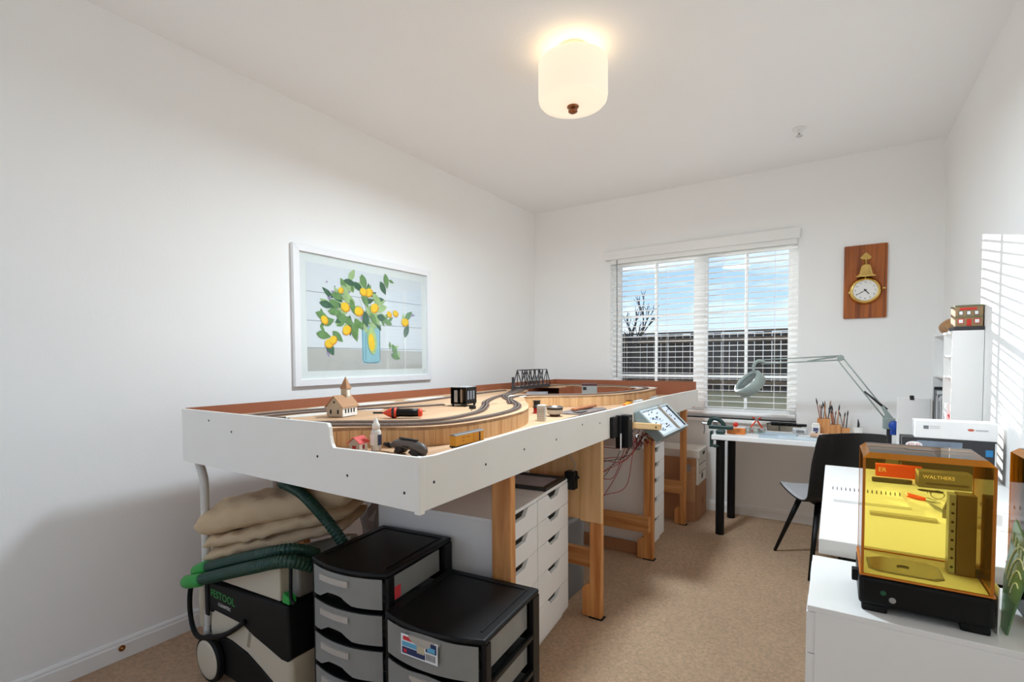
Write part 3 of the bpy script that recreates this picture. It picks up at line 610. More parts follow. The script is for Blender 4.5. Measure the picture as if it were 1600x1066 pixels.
for (x, y) in ((-.035, -.05), (.035, -.05), (-.035, .05), (.035, .05)): MB().lathe([(.006, 0), (.007, .012)], 10, Matrix.Translation((x, y, 0))).build('rubber_foot', m_blackm, bx, local=True)
tag(MB().box(-1.462, 1.925, DK, -1.435, 1.945, DK+.016).box(-1.458, 1.929, DK+.016, -1.439, 1.941, DK+.019).build('small_relay', m_blackm, None, bevel=.001), 'small black block lying in front of the power unit', 'block')
tag(MB().lathe([(.012, 0), (.016, .002), (.016, .026), (.012, .03)], 16, Matrix.Translation((-1.74, 2.22, DK))).build('silver_canister', m_metal, None, smooth=True), 'small silver canister behind the power unit', 'canister')
# truss bridge
m_brg = mat('bridge_black', (52, 50, 54), .55)
tr = thing('truss_bridge', 'dark metal model truss bridge spanning the gap at the far left', 'model bridge', (-2.085, 3.615, DK+.0005), R(3))
L2, hw_, hh = .27, .034, .130
BX('bridge_deck', m_brg, tr, -hw_, -L2, .0, hw_, L2, .020, bevel=0, local=True)
for sx_ in (-1, 1):
    x = sx_*hw_
    def bar(a, c, nm): MB().box(-.0028, -.0028, 0, .0028, .0028, (Vector(c)-Vector(a)).length, alongM(a, c, (1, 0, 0))).build(nm, m_brg, tr, local=True)
    bar((x, -L2, .022), (x, -L2+.07, hh+.02), 'end_post'); bar((x, L2, .022), (x, L2-.07, hh+.02), 'end_post')
    bar((x, -L2+.07, hh+.02), (x, L2-.07, hh+.02), 'top_chord'); bar((x, -L2, .024), (x, L2, .024), 'bottom_chord')
    ys = [-L2+.07+i*(2*L2-.14)/5 for i in range(6)]
    for i, y in enumerate(ys): bar((x, y, .022), (x, y, hh+.02), 'hanger')
    for i in range(5): bar((x, ys[i], .022 if i >= 2.5 else hh+.02), (x, ys[i+1], hh+.02 if i >= 2.5 else .022), 'diagonal')
for i in range(6):
    y = -L2+.07+i*(2*L2-.14)/5; MB().box(-hw_, y-.002, hh+.017, hw_, y+.002, hh+.021).build('portal_strut', m_brg, tr, local=True)
for sx_ in (-1, 1): MB().box(sx_*.00825-.0009, -L2, .020, sx_*.00825+.0009, L2, .0286).build('rail', m_rail, tr, local=True)
gd = thing('girder_bridge', 'low black model girder railing beside the track next to the truss bridge', 'model bridge', (-2.01, 3.20, DK+.0092), R(20))
BX('girder', m_brg, gd, -.003, -.07, 0, .003, .07, .030, bevel=0, local=True)
for k in range(4): BX('post', m_brg, gd, -.003, -.05+k*.02, .030, .003, -.046+k*.02, .092, bevel=0, local=True)
BX('top_bar', m_brg, gd, -.003, -.052, .090, .003, .018, .095, bevel=0, local=True)
tag(MB().prism([(-1.93, 3.25, .986), (-1.80, 3.32, .986), (-1.80, 3.35, .986), (-1.93, 3.28, .986)], (0, 0, .062)).build('bridge_pier', mat('grey_stone', (150, 152, 160), .8, var=.1), None, fix=True), 'small grey model wall block standing below the truss bridge', 'model wall')
# spool, can, boxes
ws = thing('wire_spool', 'wire spool wound black above and red below on the lower deck', 'spool', (-1.405, 2.482, .986))
MB().lathe([(.019, 0), (.019, .034)], 18).build('red_winding', mat('red_wire', (176, 22, 30), .5), ws, local=True, smooth=True)
MB().lathe([(.024, .034), (.024, .037), (.019, .038), (.019, .068), (.023, .069), (.023, .072), (.006, .072)], 18).build('black_winding', m_blackm, ws, local=True, smooth=True)
ca = thing('tin_can', 'low round silver tin with dark rim on the lower deck', 'tin', (-1.248, 2.40, .986))
MB().lathe([(.026, 0), (.030, .012)], 24).build('foot', m_tie, ca, local=True)
MB().lathe([(.038, .012), (.042, .016), (.042, .046), (.044, .048), (.044, .052), (.040, .053), (.040, .047), (.001, .046)], 28).build('tin', m_metal, ca, local=True, smooth=True)
MB().lathe([(.0424, .036), (.0430, .038), (.0430, .044), (.0424, .046)], 28).build('rim_band', m_dkmetal, ca, local=True)
BX('handle', m_black, ca, -.075, -.008, .044, -.042, .008, .051, bevel=.003, local=True)
wb = thing('white_relay_box', 'small upright pale grey ribbed box in front of the silver tin', 'box', (-1.215, 2.195, .986), R(20))
BX('body', mat('pale_grey', (206, 204, 198), .5), wb, -.020, -.024, 0, .020, .024, .078, bevel=.002, local=True)
for k in range(6): BX('rib', mat('pale_grey2', (178, 176, 172), .5), wb, -.018, -.0252, .010+k*.011, .018, -.024, .014+k*.011, bevel=0, local=True)
gx = thing('grey_control_box', 'grey instrument box with dark red lid on the far loop deck', 'box', (-1.53, 3.50, .986), R(25))
BX('body', mat('grey_enamel', (142, 146, 144), .5), gx, -.055, -.04, 0, .055, .04, .105, bevel=.002, local=True)
BX('lid', mat('maroon_lid', (74, 40, 42), .5), gx, -.056, -.041, .105, .056, .041, .123, bevel=.002, local=True)
BX('socket', m_dkmetal, gx, -.048, -.0412, .075, -.022, -.04, .098, bevel=0, local=True)
tag(MB().box(-1.26, 2.62, .9960, -1.225, 2.92, 1.009, None).build('wood_strip', wood('cherry', (190, 120, 76), (150, 86, 50), 1), None, bevel=.004), 'loose brown wooden strip lying below the far loop riser', 'wood strip')
b = MB(); rl = random.Random(4)
for (x, y, s) in [(-1.20, 2.62, .05), (-1.27, 2.66, .05)]:
    pass
tag(MB().box(-1.215, 2.55, .9960, -1.17, 2.66, .999).build('metal_plate', m_metal, None, bevel=.001), 'flat metal plate lying on the lower deck beside the silver tin', 'plate')
tag(MB().prism([(-1.90, 1.60, DK), (-1.80, 1.66, DK), (-1.84, 1.78, DK), (-1.94, 1.71, DK)], (0, 0, .0012)).build('paper_scrap', m_paper, None, fix=True), 'scrap of white paper lying on the deck behind the screwdriver', 'paper')
tag(MB().tube([(-1.40, 1.86, DK+.002), (-1.46, 1.95, DK+.002)], .002, 6).build('steel_pin', m_dkmetal, None), 'thin dark rod lying on the deck between the curved tracks', 'rod')
tag(MB().prism([(-1.30, 2.50, .9853), (-1.16, 2.52, .9853), (-1.14, 2.86, .9853), (-1.20, 2.95, .9853), (-1.31, 2.80, .9853)], (0, 0, .006)).build('scenery_sheet', mat('scenery_grey', (128, 116, 112), .9, var=.4, vs=40, bump=.5, bs=90), None, fix=True), 'mottled grey-brown scenery sheet on the lower deck under the loose wooden strip', 'scenery sheet')
for k, (x, y, rz, l, lab) in enumerate([(-1.62, 1.72, 20, .10, 'thin wooden stick lying on the deck left of the power unit'), (-1.52, 2.20, 70, .07, 'short wooden stick on the deck between the curved tracks'), (-1.78, 1.95, -30, .09, 'thin wooden stick on the deck near the rear track')]):
    tag(MB().box(-l/2, -.004, 0, l/2, .004, .004, Matrix.Translation((x, y, DK+.0002)) @ Matrix.Rotation(R(rz), 4, 'Z')).build('wood_stick', m_tan, None), lab, 'stick')
sw = thing('switch_machine', 'small dark turnout motor on the deck near the left corner', 'turnout motor', (-1.86, 1.185, DK), R(30))
BX('housing', m_dkmetal, sw, -.03, -.012, 0, .03, .012, .012, bevel=.002, local=True); BX('lever', m_black, sw, .03, -.003, .002, .05, .003, .008, bevel=.001, local=True)

# ------------------------------------------------------------------ control panel, throttles, wiring
cp = thing('control_panel', 'grey sloped control panel box with a white track diagram on the table front', 'control panel', (-.85, 3.0, .83))
m_pg = mat('panel_grey', (122, 136, 138), .5); m_pf = mat('panel_face', (214, 222, 232), .45, var=.04, vs=12); m_pm = mat('panel_rim', (176, 188, 190), .4)
PA = Vector((-.902, 0, .998)); PB = Vector((-.768, 0, .866)); YA, YBp = 2.735, 3.275
side = [(-.902, .998), (-.768, .866), (-.800, .833), (-.9285, .945), (-.9285, .990)]
MB().prism([(x, YA, z) for x, z in side], (0, YBp-YA, 0)).build('case', m_pg, cp, bevel=.002, fix=True)
PM = frameM((PA.x, YA, PA.z), (0, 1, 0), (PA-PB)); PL = (PA-PB).length   # local x along table, local y up the slope (from top edge, negative down), z outwards
if PM.col[2][0] < 0: pass
q = MB()
for (a0, b0, a1, b1) in ((0, -.012, .54, 0), (0, -PL, .54, -PL+.012), (0, -PL+.012, .012, -.012), (.528, -PL+.012, .54, -.012)): q.box(a0, b0, .0005, a1, b1, .007, PM)
q.build('rim', m_pm, cp)
BX_ = lambda nm, m, a0, b0, a1, b1, z0, z1: MB().box(a0, b0, z0, a1, b1, z1, PM).build(nm, m, cp)
BX_('diagram_panel', m_pf, .013, -PL+.013, .325, -.013, .0005, .003); BX_('diagram_panel', m_pf, .36, -PL+.013, .49, -.013, .0005, .003)
BX_('divider', mat('divider_wood', (150, 136, 120), .5), .336, -PL+.004, .352, .004, .0005, .012); BX_('divider_gap', m_blackm, .326, -PL+.012, .335, -.012, .0004, .002); BX_('black_strip', m_blackm, .492, -PL+.013, .527, -.013, .0004, .003)
rl = random.Random(12)
m_ln = mat('diagram_line', (120, 140, 176), .6)
for k in range(12):
    a = rl.uniform(.03, .22); c = -rl.uniform(.02, PL-.03); d = rl.uniform(.04, .10); sl = rl.uniform(-.02, .02)
    MB().prism([(a, c, .003), (a+d, c+sl, .003), (a+d, c+sl+.003, .003), (a, c+.003, .003)], (0, 0, .0003), PM).build('diagram_line', m_ln, cp)
for k in range(26):
    a = rl.choice([rl.uniform(.03, .13), rl.uniform(.1, .3), rl.uniform(.40, .48)]); c = -rl.uniform(.02, PL-.03)
    MB().lathe([(.0034, .003), (.0034, .006), (.002, .007), (.0012, .012)], 8, PM @ Matrix.Translation((a, c, 0))).build('toggle_switch', m_blackm, cp)
BX('support_arm', wood('arm_pine', (226, 188, 136), (206, 164, 110), 0), cp, -.9285, YA-.022, .905, -.775, YA-.002, .938, bevel=.002)
MB().lathe([(.004, 0), (.004, .002), (.001, .003)], 8, frameM((-.80, YA-.022, .921), (1, 0, 0), (0, 0, 1))).build('bolt', m_dkmetal, cp)
th = thing('throttle_holder', 'two black handheld throttle holders fixed to the white table front', 'holder', (-.915, 2.47, .84))
BX('backplate', m_black, th, -.9285, 2.375, .895, -.912, 2.435, 1.0, bevel=.002)
BX('cradle', m_black, th, -.9285, 2.452, .835, -.905, 2.475, 1.002, bevel=.002); BX('cradle', m_black, th, -.9285, 2.505, .83, -.880, 2.570, .998, bevel=.003)
BX('white_strip', m_paper, th, -.9048, 2.455, .825, -.9035, 2.470, .91, bevel=0); BX('clip', m_metal, th, -.8798, 2.53, .975, -.8785, 2.540, .985, bevel=0)
wr = thing('wiring_loom', 'tangle of red and black wires hanging under the control panel', 'wires', (-.97, 2.8, .6))
m_wred = mat('wire_red', (140, 40, 40), .5); m_wblk = mat('wire_black', (40, 36, 38), .5); m_wgry = mat('wire_grey', (108, 98, 96), .5)
rl = random.Random(21)
for k in range(22):
    a = Vector((-.95+rl.uniform(-.03, .05), 2.75+rl.uniform(-.15, .35), .86+rl.uniform(-.03, .03)))
    c = Vector((-1.0-rl.uniform(0, .06), 2.42+rl.uniform(0, .03), rl.choice([.84, .76, .70, .66, .55])+rl.uniform(-.03, .03))) if k < 10 else Vector((-.99+rl.uniform(-.05, .05), 3.05+rl.uniform(-.2, .3), .85+rl.uniform(-.06, .05)))
    m_ = (a+c)/2+Vector((rl.uniform(-.03, .05), rl.uniform(-.05, .08), -rl.uniform(.02, .10)))
    MB().tube(catmull([a, a*.7+m_*.3+Vector((0, 0, -.02)), m_, c*.7+m_*.3, c], 5), .0021, 5).build('wire', rl.choice([m_wred, m_wblk, m_wgry, m_wred]), wr, smooth=True)
for k in range(14):
    a = Vector((-.93+rl.uniform(-.03, .06), 2.62+rl.uniform(0, .5), .865+rl.uniform(-.03, .02)))
    pts = [a]
    for j in range(4): pts.append(pts[-1]+Vector((rl.uniform(-.03, .03), rl.uniform(-.06, .09), rl.uniform(-.035, .03))))
    MB().tube(catmull(pts, 4), .0026, 5).build('wire', rl.choice([m_wred, mat('wire_white', (226, 226, 226), .5), m_wblk]), wr, smooth=True)
pc = thing('circuit_board', 'blue-grey circuit board mounted upright behind the second pine leg', 'circuit board', (-1.05, 2.39, .70))
BX('board', mat('pcb_blue', (80, 106, 124), .5), pc, -1.06, 2.386, .70, -1.0, 2.389, .875, bevel=0)
for k in range(4): BX('terminal', m_metal, pc, -1.045, 2.383, .72+k*.036, -1.015, 2.386, .738+k*.036, bevel=.001)
ad = thing('power_adapter', 'black plug-in power adapter hanging on the plywood board under the table', 'adapter', (-1.085, 2.27, .64))
BX('body', m_black, ad, -1.115, 2.240, .645, -1.06, 2.286, .735, bevel=.006); BX('plug', m_blackm, ad, -1.06, 2.256, .70, -1.045, 2.272, .712, bevel=.003)
MB().tube(catmull([(-1.075, 2.262, .735), (-1.065, 2.268, .77), (-1.10, 2.275, .81), (-1.085, 2.278, .86), (-1.05, 2.28, .885)], 6), .003, 6).build('cable', mat('cable_grey', (170, 160, 146), .5), ad, smooth=True)
MB().lathe([(.008, 0), (.008, .014)], 8, Matrix.Translation((-1.076, 2.274, .845))).build('cable_clip', m_blackm, ad)

# ------------------------------------------------------------------ drawer units
m_hole = mat('drawer_shadow', (58, 58, 58), .9); m_topg = mat('white_top', (226, 224, 220), .5, var=.01)
def drawer_unit(label, loc, rz, W, hs, D=.575, Ht=.70, group=None):
    """front faces local +x; width along local +y from 0 to W; depth towards -x"""
    t = thing('drawer_unit', label, 'drawers', loc, rz, group)
    q = MB(); th = .014
    q.box(-D, 0, .03, -.018, th, Ht-th).box(-D, W-th, .03, -.018, W, Ht-th).box(-D, th, .03, -D+.006, W-th, Ht-th).box(-D+.006, th, .03, -.03, W-th, .03+th)
    q.build('carcass', m_white, t, local=True, bevel=.001)
    BX('top_panel', m_white, t, -D, 0, Ht-th, -.002, W, Ht, bevel=.0015, local=True)
    BX('plinth', m_white, t, -D+.02, .006, .002, -.03, W-.006, .03, bevel=0, local=True)
    z = Ht-th-.003
    for h in hs:
        a = z-h+.003; yc = W/2
        prof = [(.004, a), (W-.004, a), (W-.004, z), (yc+.075, z), (yc+.045, z-.030), (yc-.045, z-.030), (yc-.075, z), (.004, z)]
        d = MB().prism([(-.018, y, zz) for y, zz in prof], (.018, 0, 0)).build('drawer', m_white, t, local=True, bevel=.001, fix=True)
        q = MB(); q.box(-.50, .02, a+.006, -.030, .028, z-.012).box(-.50, W-.028, a+.006, -.030, W-.02, z-.012).box(-.50, .028, a+.006, -.030, W-.028, a+.012).box(-.034, .028, a+.012, -.030, W-.028, z-.062)
        q.build('drawer_box', m_topg, d, local=True)
        z = a-.003
    return t
HS = [.102, .108, .132, .140, .150]
g1 = 'white drawer units under the table'
drawer_unit('white five-drawer unit under the table directly behind the nearest pine leg', (-1.015, 1.520, 0), R(6.2), .345, HS, group=g1)
drawer_unit('white five-drawer unit under the table carrying a dark-framed print', (-1.054, 1.866, 0), R(6.2), .385, HS, group=g1)
drawer_unit('white five-drawer unit under the table beside the stacked cartons', (-1.005, 3.24, 0), R(0), .375, HS, group=g1)
fp = thing('framed_print', 'dark-framed print lying flat on the white drawer unit under the table', 'picture', (-1.2, 2.08, .7005), R(6))
q = MB(); q.box(-.17, -.13, 0, .12, -.105, .014).box(-.17, .105, 0, .12, .13, .014).box(-.17, -.105, 0, -.145, .105, .014).box(.095, -.105, 0, .12, .105, .014)
q.build('frame', mat('dark_frame', (42, 38, 36), .5), fp, local=True, bevel=.001)
MB().box(-.145, -.105, 0, .095, .105, .006).build('print', mat('grey_print', (176, 174, 184), .6, var=.4, vs=24), fp, local=True)

# ------------------------------------------------------------------ black drawer carts
m_fros = tint('frosted_drawer', (190, 190, 186), .06, .25, body=.62, bodycol=(172, 172, 168))
m_handle = tint('frosted_handle', (200, 200, 196), .06, .25, body=.75, bodycol=(206, 198, 188))
def cart(label, loc, rz, W, D, Ht, n, wave, sub):
    t = thing('drawer_cart', label, 'drawers', loc, rz)
    bow = .035
    def fy(x): u = x/W*2-1; return -bow*(1-u*u)
    xs = [W*i/14 for i in range(15)]
    def bowed(x0, x1, z0, z1, th, off=0.0):
        q = MB(); rows = []
        for i in range(15):
            x = x0+(x1-x0)*i/14; y = fy(x)+off; rows.append([Vector((x, y, z0)), Vector((x, y, z1)), Vector((x, y+th, z1)), Vector((x, y+th, z0))])
        q.grid(rows, closed=True); q.add(rows[0], [(0, 1, 2, 3)]); q.add(rows[-1], [(3, 2, 1, 0)]); return q
    # top
    poly = [(x, fy(x)-.004, Ht-.022) for x in xs]+[(W, D, Ht-.022), (0, D, Ht-.022)]
    MB().prism(poly, (0, 0, .018)).build('top', m_black, t, local=True, bevel=.008, seg=3, fix=True)
    q = MB(); q.box(.03, .03, Ht-.004, .036, D-.03, Ht-.001).box(W-.036, .03, Ht-.004, W-.03, D-.03, Ht-.001).box(.036, D-.036, Ht-.004, W-.036, D-.03, Ht-.001); q.build('top_rim', m_black, t, local=True, bevel=.001)
    pitch = (Ht-.022-.012)/n
    for x0, x1 in ((0, .018), (W-.018, W)):
        for ya, yb in ((.0, .030), (D-.05, D)): BX('post', m_black, t, x0, ya, .002, x1, yb, Ht-.022, bevel=.003, local=True)
    BX('back_panel', m_black, t, .018, D-.012, .002, W-.018, D, Ht-.022, bevel=.001, local=True)
    for k in range(n+1):
        z = Ht-.022-k*pitch-(.014 if k else 0)
        if k == 0: continue
        for x0, x1 in ((0, .016), (W-.016, W)): BX('side_rail', m_black, t, x0, .030, z, x1, D-.05, z+.016, bevel=.002, local=True)
        bowed(.018, W-.018, z, z+.014, .03, .002).build('shelf_rail', m_black, t, local=True, fix=True)
    for k in range(n):
        zt = Ht-.022-k*pitch-.003; z0 = zt-pitch+.020
        # bowed translucent front with a handle recess
        q = MB(); rows = []
        for i in range(15):
            x = .020+(W-.040)*i/14; y = fy(x)-.003; u = abs(x/W-(.40 if not wave else .5)); dip = 0
            if wave: zz = zt+(.008*math.exp(-(u/.14)**2)); lo = z0
            else: zz = zt; lo = z0+.026*math.exp(-(u/.17)**4) if u < .4 else z0
            rows.append([Vector((x, y, lo)), Vector((x, y, zz)), Vector((x, y+.003, zz)), Vector((x, y+.003, lo))])
        q.grid(rows, closed=True); q.add(rows[0], [(0, 1, 2, 3)]); q.add(rows[-1], [(3, 2, 1, 0)])
        d = q.build('drawer', m_fros, t, local=True, fix=True)
        q = MB(); q.box(.021, .034, z0+.004, .0235, D-.056, zt-.012).box(W-.0235, .034, z0+.004, W-.021, D-.056, zt-.012).box(.0235, D-.060, z0+.004, W-.0235, D-.056, zt-.012).box(.0235, .034, z0+.002, W-.0235, D-.060, z0+.004)
        q.build('drawer_tray', m_fros, d, local=True)
        if wave:
            hx = W/2; pts = [(hx+.055*math.cos(a), zt-.004+.024*math.sin(a)) for a in [math.pi+math.pi*i/10 for i in range(11)]]
            MB().prism([(x, fy(hx)-.010, z) for x, z in pts], (0, .008, 0)).build('handle', m_handle, d, local=True, fix=True)
        else:
            bowed(W*.20, W*.60, zt-.036, zt-.016, .008, -.010).build('handle', m_handle, d, local=True, fix=True)
        sub(k, d, z0, zt, W, D)
    return t
m_toolred = mat('label_red', (214, 60, 66), .6); m_dim = mat('contents_dark', (92, 96, 92), .8, var=.4, vs=30); m_teal = mat('contents_teal', (110, 170, 150), .8)
rc = random.Random(2)
def sub1(k, d, z0, zt, W, D):
    q = MB(); q.box(.04, .06, z0+.005, W-.05, D-.09, z0+.02+rc.uniform(0, .03)); q.build('contents', m_dim, d, local=True)
    if k == 0:
        MB().box(.03, .038, z0+.006, .09, .10, z0+.045).build('contents', m_teal, d, local=True)
        MB().tube([(.06, .03, z0+.03), (.15, .028, z0+.028)], .006, 8).build('contents', mat('bone', (214, 206, 180), .6), d, local=True)
        MB().box(W-.0225, .038, z0+.006, W-.0200, .085, z0+.048).build('red_tag', m_toolred, d, local=True)
def sub2(k, d, z0, zt, W, D):
    q = MB(); q.box(.05, .07, z0+.005, W-.05, D-.09, z0+.015+rc.uniform(0, .03)); q.build('contents', m_dim, d, local=True)
cart('tall black drawer cart with frosted drawers beside the vacuum', (-1.503, 1.075, 0), R(6.5), .335, .37, .62, 5, False, sub1)
kt = cart('low wide black drawer cart with a sales sticker on its top drawer', (-1.160, 1.085, 0), R(5), .365, .36, .517, 4, True, sub2)
# sticker on the low cart
stk_m = [mat('sticker_white', (236, 238, 240), .6), mat('sticker_blue', (34, 48, 92), .6), mat('sticker_sky', (96, 170, 206), .6), mat('sticker_red', (206, 40, 50), .6), mat('sticker_tan', (190, 180, 150), .6), mat('sticker_bar', (30, 30, 32), .6)]
Mst = WM[kt.name] @ frameM((.098, -.0355, .425), (1, -.03, 0), (0, 0, 1))
q = MB()
def stq(mi, a0, b0, a1, b1, z): q.mi = mi; q.add([Mst @ Vector(p) for p in ((a0, b0, z), (a1, b0, z), (a1, b1, z), (a0, b1, z))], [(0, 1, 2, 3)])
stq(0, 0, 0, .135, .062, .0058); stq(1, .004, .004, .09, .024, .0062); stq(2, .004, .026, .062, .040, .0062); stq(3, .008, .044, .05, .056, .0062); stq(4, .060, .018, .088, .050, .0064); stq(1, .092, .03, .131, .058, .0062); stq(2, .098, .032, .126, .046, .0064)
for k in range(7): stq(5, .094+k*.005, .006, .0965+k*.005, .026, .0064)
stq(3, .010, .008, .022, .018, .0066)
q.build('sticker', stk_m, kt)

# ------------------------------------------------------------------ vacuum, hose, drop cloth
m_bei = mat('beige_plastic', (196, 186, 166), .5, var=.03); m_vblk = mat('vac_black', (13, 13, 13), .55, spec=.25); m_grn = mat('vac_green', (40, 150, 62), .45); m_hose = mat('hose_green', (18, 58, 44), .45)
vc = thing('shop_vacuum', 'beige and black workshop vacuum with green lettering under the table', 'vacuum', (-1.83, 1.21, 0))
VY, VD = 1.036, .36
MB().prism([(x, VY, z) for x, z in [(-2.11, .05), (-1.59, .05), (-1.580, .24), (-1.62, .30), (-2.12, .30), (-2.135, .20)]], (0, VD, 0)).build('lower_body', m_bei, vc, bevel=.02, seg=4, fix=True)
cov = [(-2.138, .398), (-1.991, .407), (-1.645, .43), (-1.580, .434), (-1.572, .25), (-1.59, .230), (-1.625, .228), (-1.703, .244), (-1.80, .262), (-1.861, .281), (-1.905, .285), (-2.085, .285), (-2.095, .272), (-2.136, .270)]
MB().prism([(x, VY-.008, z) for x, z in cov], (0, VD+.012, 0)).build('cover', m_vblk, vc, bevel=.008, seg=3, fix=True)
MB().prism([(x, VY-.006, z) for x, z in [(-2.06, .195), (-1.96, .196), (-1.852, .182), (-1.77, .155), (-1.692, .126), (-1.62, .04), (-2.06, .04)]], (0, VD+.008, 0)).build('skirt', m_vblk, vc, bevel=.006, fix=True)
BX('latch', m_vblk, vc, -2.140, VY-.014, .255, -2.112, VY-.004, .392, bevel=.005)
for yy in (VY+.002, VY+VD-.042):
    MB().prism([(x, yy, z) for x, z in [(-2.08, .41), (-1.64, .432), (-1.64, .575), (-1.70, .565), (-2.08, .435)]], (0, .04, 0)).build('hose_rest', m_bei, vc, bevel=.006, fix=True)
BX('hose_rest_end', mat('vac_grey', (140, 136, 128), .5), vc, -1.655, VY+.05, .434, -1.60, VY+VD-.05, .555, bevel=.01)
MB().prism([(x, VY-.004, z) for x, z in [(-1.62, .438), (-1.578, .438), (-1.578, .462), (-1.612, .475)]], (0, .03, 0)).build('release_tab', m_grn, vc, bevel=.003, fix=True)
for yy in (VY-.034, VY+VD+.006):
    M = frameM((-2.092, yy+.028, .092), (1, 0, 0), (0, 0, 1))
    wh = MB().lathe([(.070, 0), (.092, .004), (.092, .024), (.084, .028), (.078, .028)], 36, M).build('wheel', m_vblk, vc, smooth=False, bevel=.003)
    MB().lathe([(.078, .0265), (.076, .030), (.06, .032), (.03, .0335), (.001, .034)], 36, M).build('hub_cap', m_bei, wh, smooth=True)
for yy in (VY+.05, VY+VD-.05):
    MB().lathe([(.024, -.012), (.026, -.010), (.026, .010), (.024, .012)], 16, Matrix.Translation((-1.60, yy, .026)) @ Matrix.Rotation(R(90), 4, 'X')).build('caster', m_vblk, vc)
MB().lathe([(.018, .19), (.019, .194), (.019, .26), (.021, .262), (.021, .385), (.018, .390)], 16, Matrix.Translation((-2.185, 1.045, 0))).build('tube_holder', m_bei, vc, smooth=True)
BX('holder_bracket', m_vblk, vc, -2.20, 1.05, .165, -2.13, 1.10, .195, bevel=.004)
for k in range(9): BX('vent_slot', mat('slot_brown', (96, 84, 66), .8), vc, -1.858+k*.002, VY-.0007, .205+k*.0075, -1.838+k*.002, VY+.002, .2085+k*.0075, bevel=0)
text('brand_lettering', 'FESTOOL', .043, m_grn, vc, frameM((-2.100, VY-.0086, .356), (1, 0, 0), (0, 0, 1)), .0004, 'LEFT')
text('brand_lettering', 'CLEANTEC', .019, mat('ink_white', (210, 210, 206), .6), vc, frameM((-2.045, VY-.0086, .322), (1, 0, 0), (0, 0, 1)), .0004, 'LEFT')
MB().tube(catmull([(-2.10, 1.03, .46), (-2.19, 1.02, .42), (-2.24, 1.018, .35), (-2.255, 1.018, .26), (-2.235, 1.018, .18), (-2.17, 1.010, .16), (-2.08, 1.008, .185), (-1.98, 1.012, .222), (-1.90, 1.016, .268), (-1.845, 1.022, .31)], 6), .010, 8).build('power_cable', m_vblk, vc, smooth=True)
MB().tube(catmull([(-1.60, 1.06, .57), (-1.59, 1.05, .60), (-1.575, 1.04, .56), (-1.57, 1.035, .47), (-1.55, 1.035, .45)], 5), .006, 6).build('power_cable', m_vblk, vc, smooth=True)
hs = thing('vacuum_hose', 'dark green ribbed vacuum hose wrapped around the folded drop cloth', 'hose', (-1.9, 1.1, .40))
def ribbed(pts, r, nm):
    P = catmull(pts, 24); out = []; rr = []
    acc = 0; last = P[0]
    for p in P:
        if not out or (p-last).length > .0042: out.append(p); rr.append(r if len(out) % 2 else r*.90); last = p
    MB().tube(out, rr, 14).build(nm, m_hose, hs, smooth=False)
ribbed([(-2.10, .975, .425), (-1.99, .985, .462), (-1.86, .99, .508), (-1.704, .995, .562), (-1.63, 1.01, .586), (-1.575, 1.045, .590), (-1.555, 1.12, .55), (-1.56, 1.20, .50)], .0235, 'hose_run')
ribbed([(-2.11, 1.005, .460), (-1.99, 1.015, .502), (-1.88, 1.02, .541), (-1.76, 1.026, .580), (-1.68, 1.04, .605), (-1.62, 1.09, .61), (-1.60, 1.17, .57)], .0225, 'hose_run')
ribbed([(-2.02, 1.45, .66), (-2.015, 1.36, .715), (-1.96, 1.27, .765), (-1.877, 1.235, .778), (-1.771, 1.225, .762), (-1.672, 1.225, .712), (-1.595, 1.235, .650), (-1.55, 1.25, .59)], .0225, 'hose_run')
MB().tube(catmull([(-2.185, .978, .398), (-2.13, .972, .415), (-2.06, .976, .437)], 5), [.020]+[.0262]*9+[.024], 14).build('cuff', m_grn, hs, smooth=True)
MB().tube(catmull([(-2.175, 1.012, .432), (-2.12, 1.005, .456), (-2.07, 1.006, .476)], 5), [.020]+[.0252]*9+[.023], 14).build('cuff', m_grn, hs, smooth=True)
# folded drop cloth: two thick folds with creases
dc = thing('drop_cloth', 'folded beige canvas drop cloth resting on the vacuum', 'cloth', (-1.93, 1.26, .48))
m_cloth = mat('canvas', (202, 178, 146), .9, var=.07, vs=9, bump=.25, bs=300, spec=.1)
ax_ = Vector((.845, .49, .215)).normalized(); sd = Vector((-.49, .845, 0)).normalized(); nn = ax_.cross(sd); nn = nn if nn.z > 0 else -nn
rl = random.Random(17)
def fold(o, L, wd, th, seed, nm, sag=0.0):
    r_ = random.Random(seed); ph = [r_.uniform(0, 6) for _ in range(8)]; rows = []; NL, NC = 40, 44
    for i in range(NL+1):
        t = i/NL; q_ = min(1, min(t, 1-t)/.085); e = math.sqrt(max(.0, 1-(1-q_)**2)); e = .30+.70*e
        row = []
        for j in range(NC):
            a = 2*math.pi*j/NC; ca, sa = math.cos(a), math.sin(a)
            u = math.copysign(abs(ca)**.45, ca); v = math.copysign(abs(sa)**.7, sa)
            wob = .003*math.sin(7*t+ph[0]+2*u)+.003*math.sin(17*t*(.6+.4*u)+ph[1])+.004*math.sin(5*u+13*t+ph[2])+.003*math.sin(41*t+7*u+ph[3])+.0025*math.sin(60*t*u+ph[4])
            pt = Vector(o)+ax_*(L*t)+sd*(wd*(.5+.5*u*(.96+.04*e)))+nn*(th*.5*(1+v*e)+wob*(1 if v > -.5 else .3)+.018*math.sin(math.pi*t)*(1-abs(u))*(v > 0)-sag*t*t)
            row.append(pt+sd*(wob*.4))
        rows.append(row)
    q = MB().grid(rows, closed=True); q.add(rows[0], [tuple(range(NC))[::-1]]); q.add(rows[-1], [tuple(range(NC))])
    q.build(nm, m_cloth, dc, smooth=True, fix=True)
o0 = Vector((-2.125, 1.015, .470))
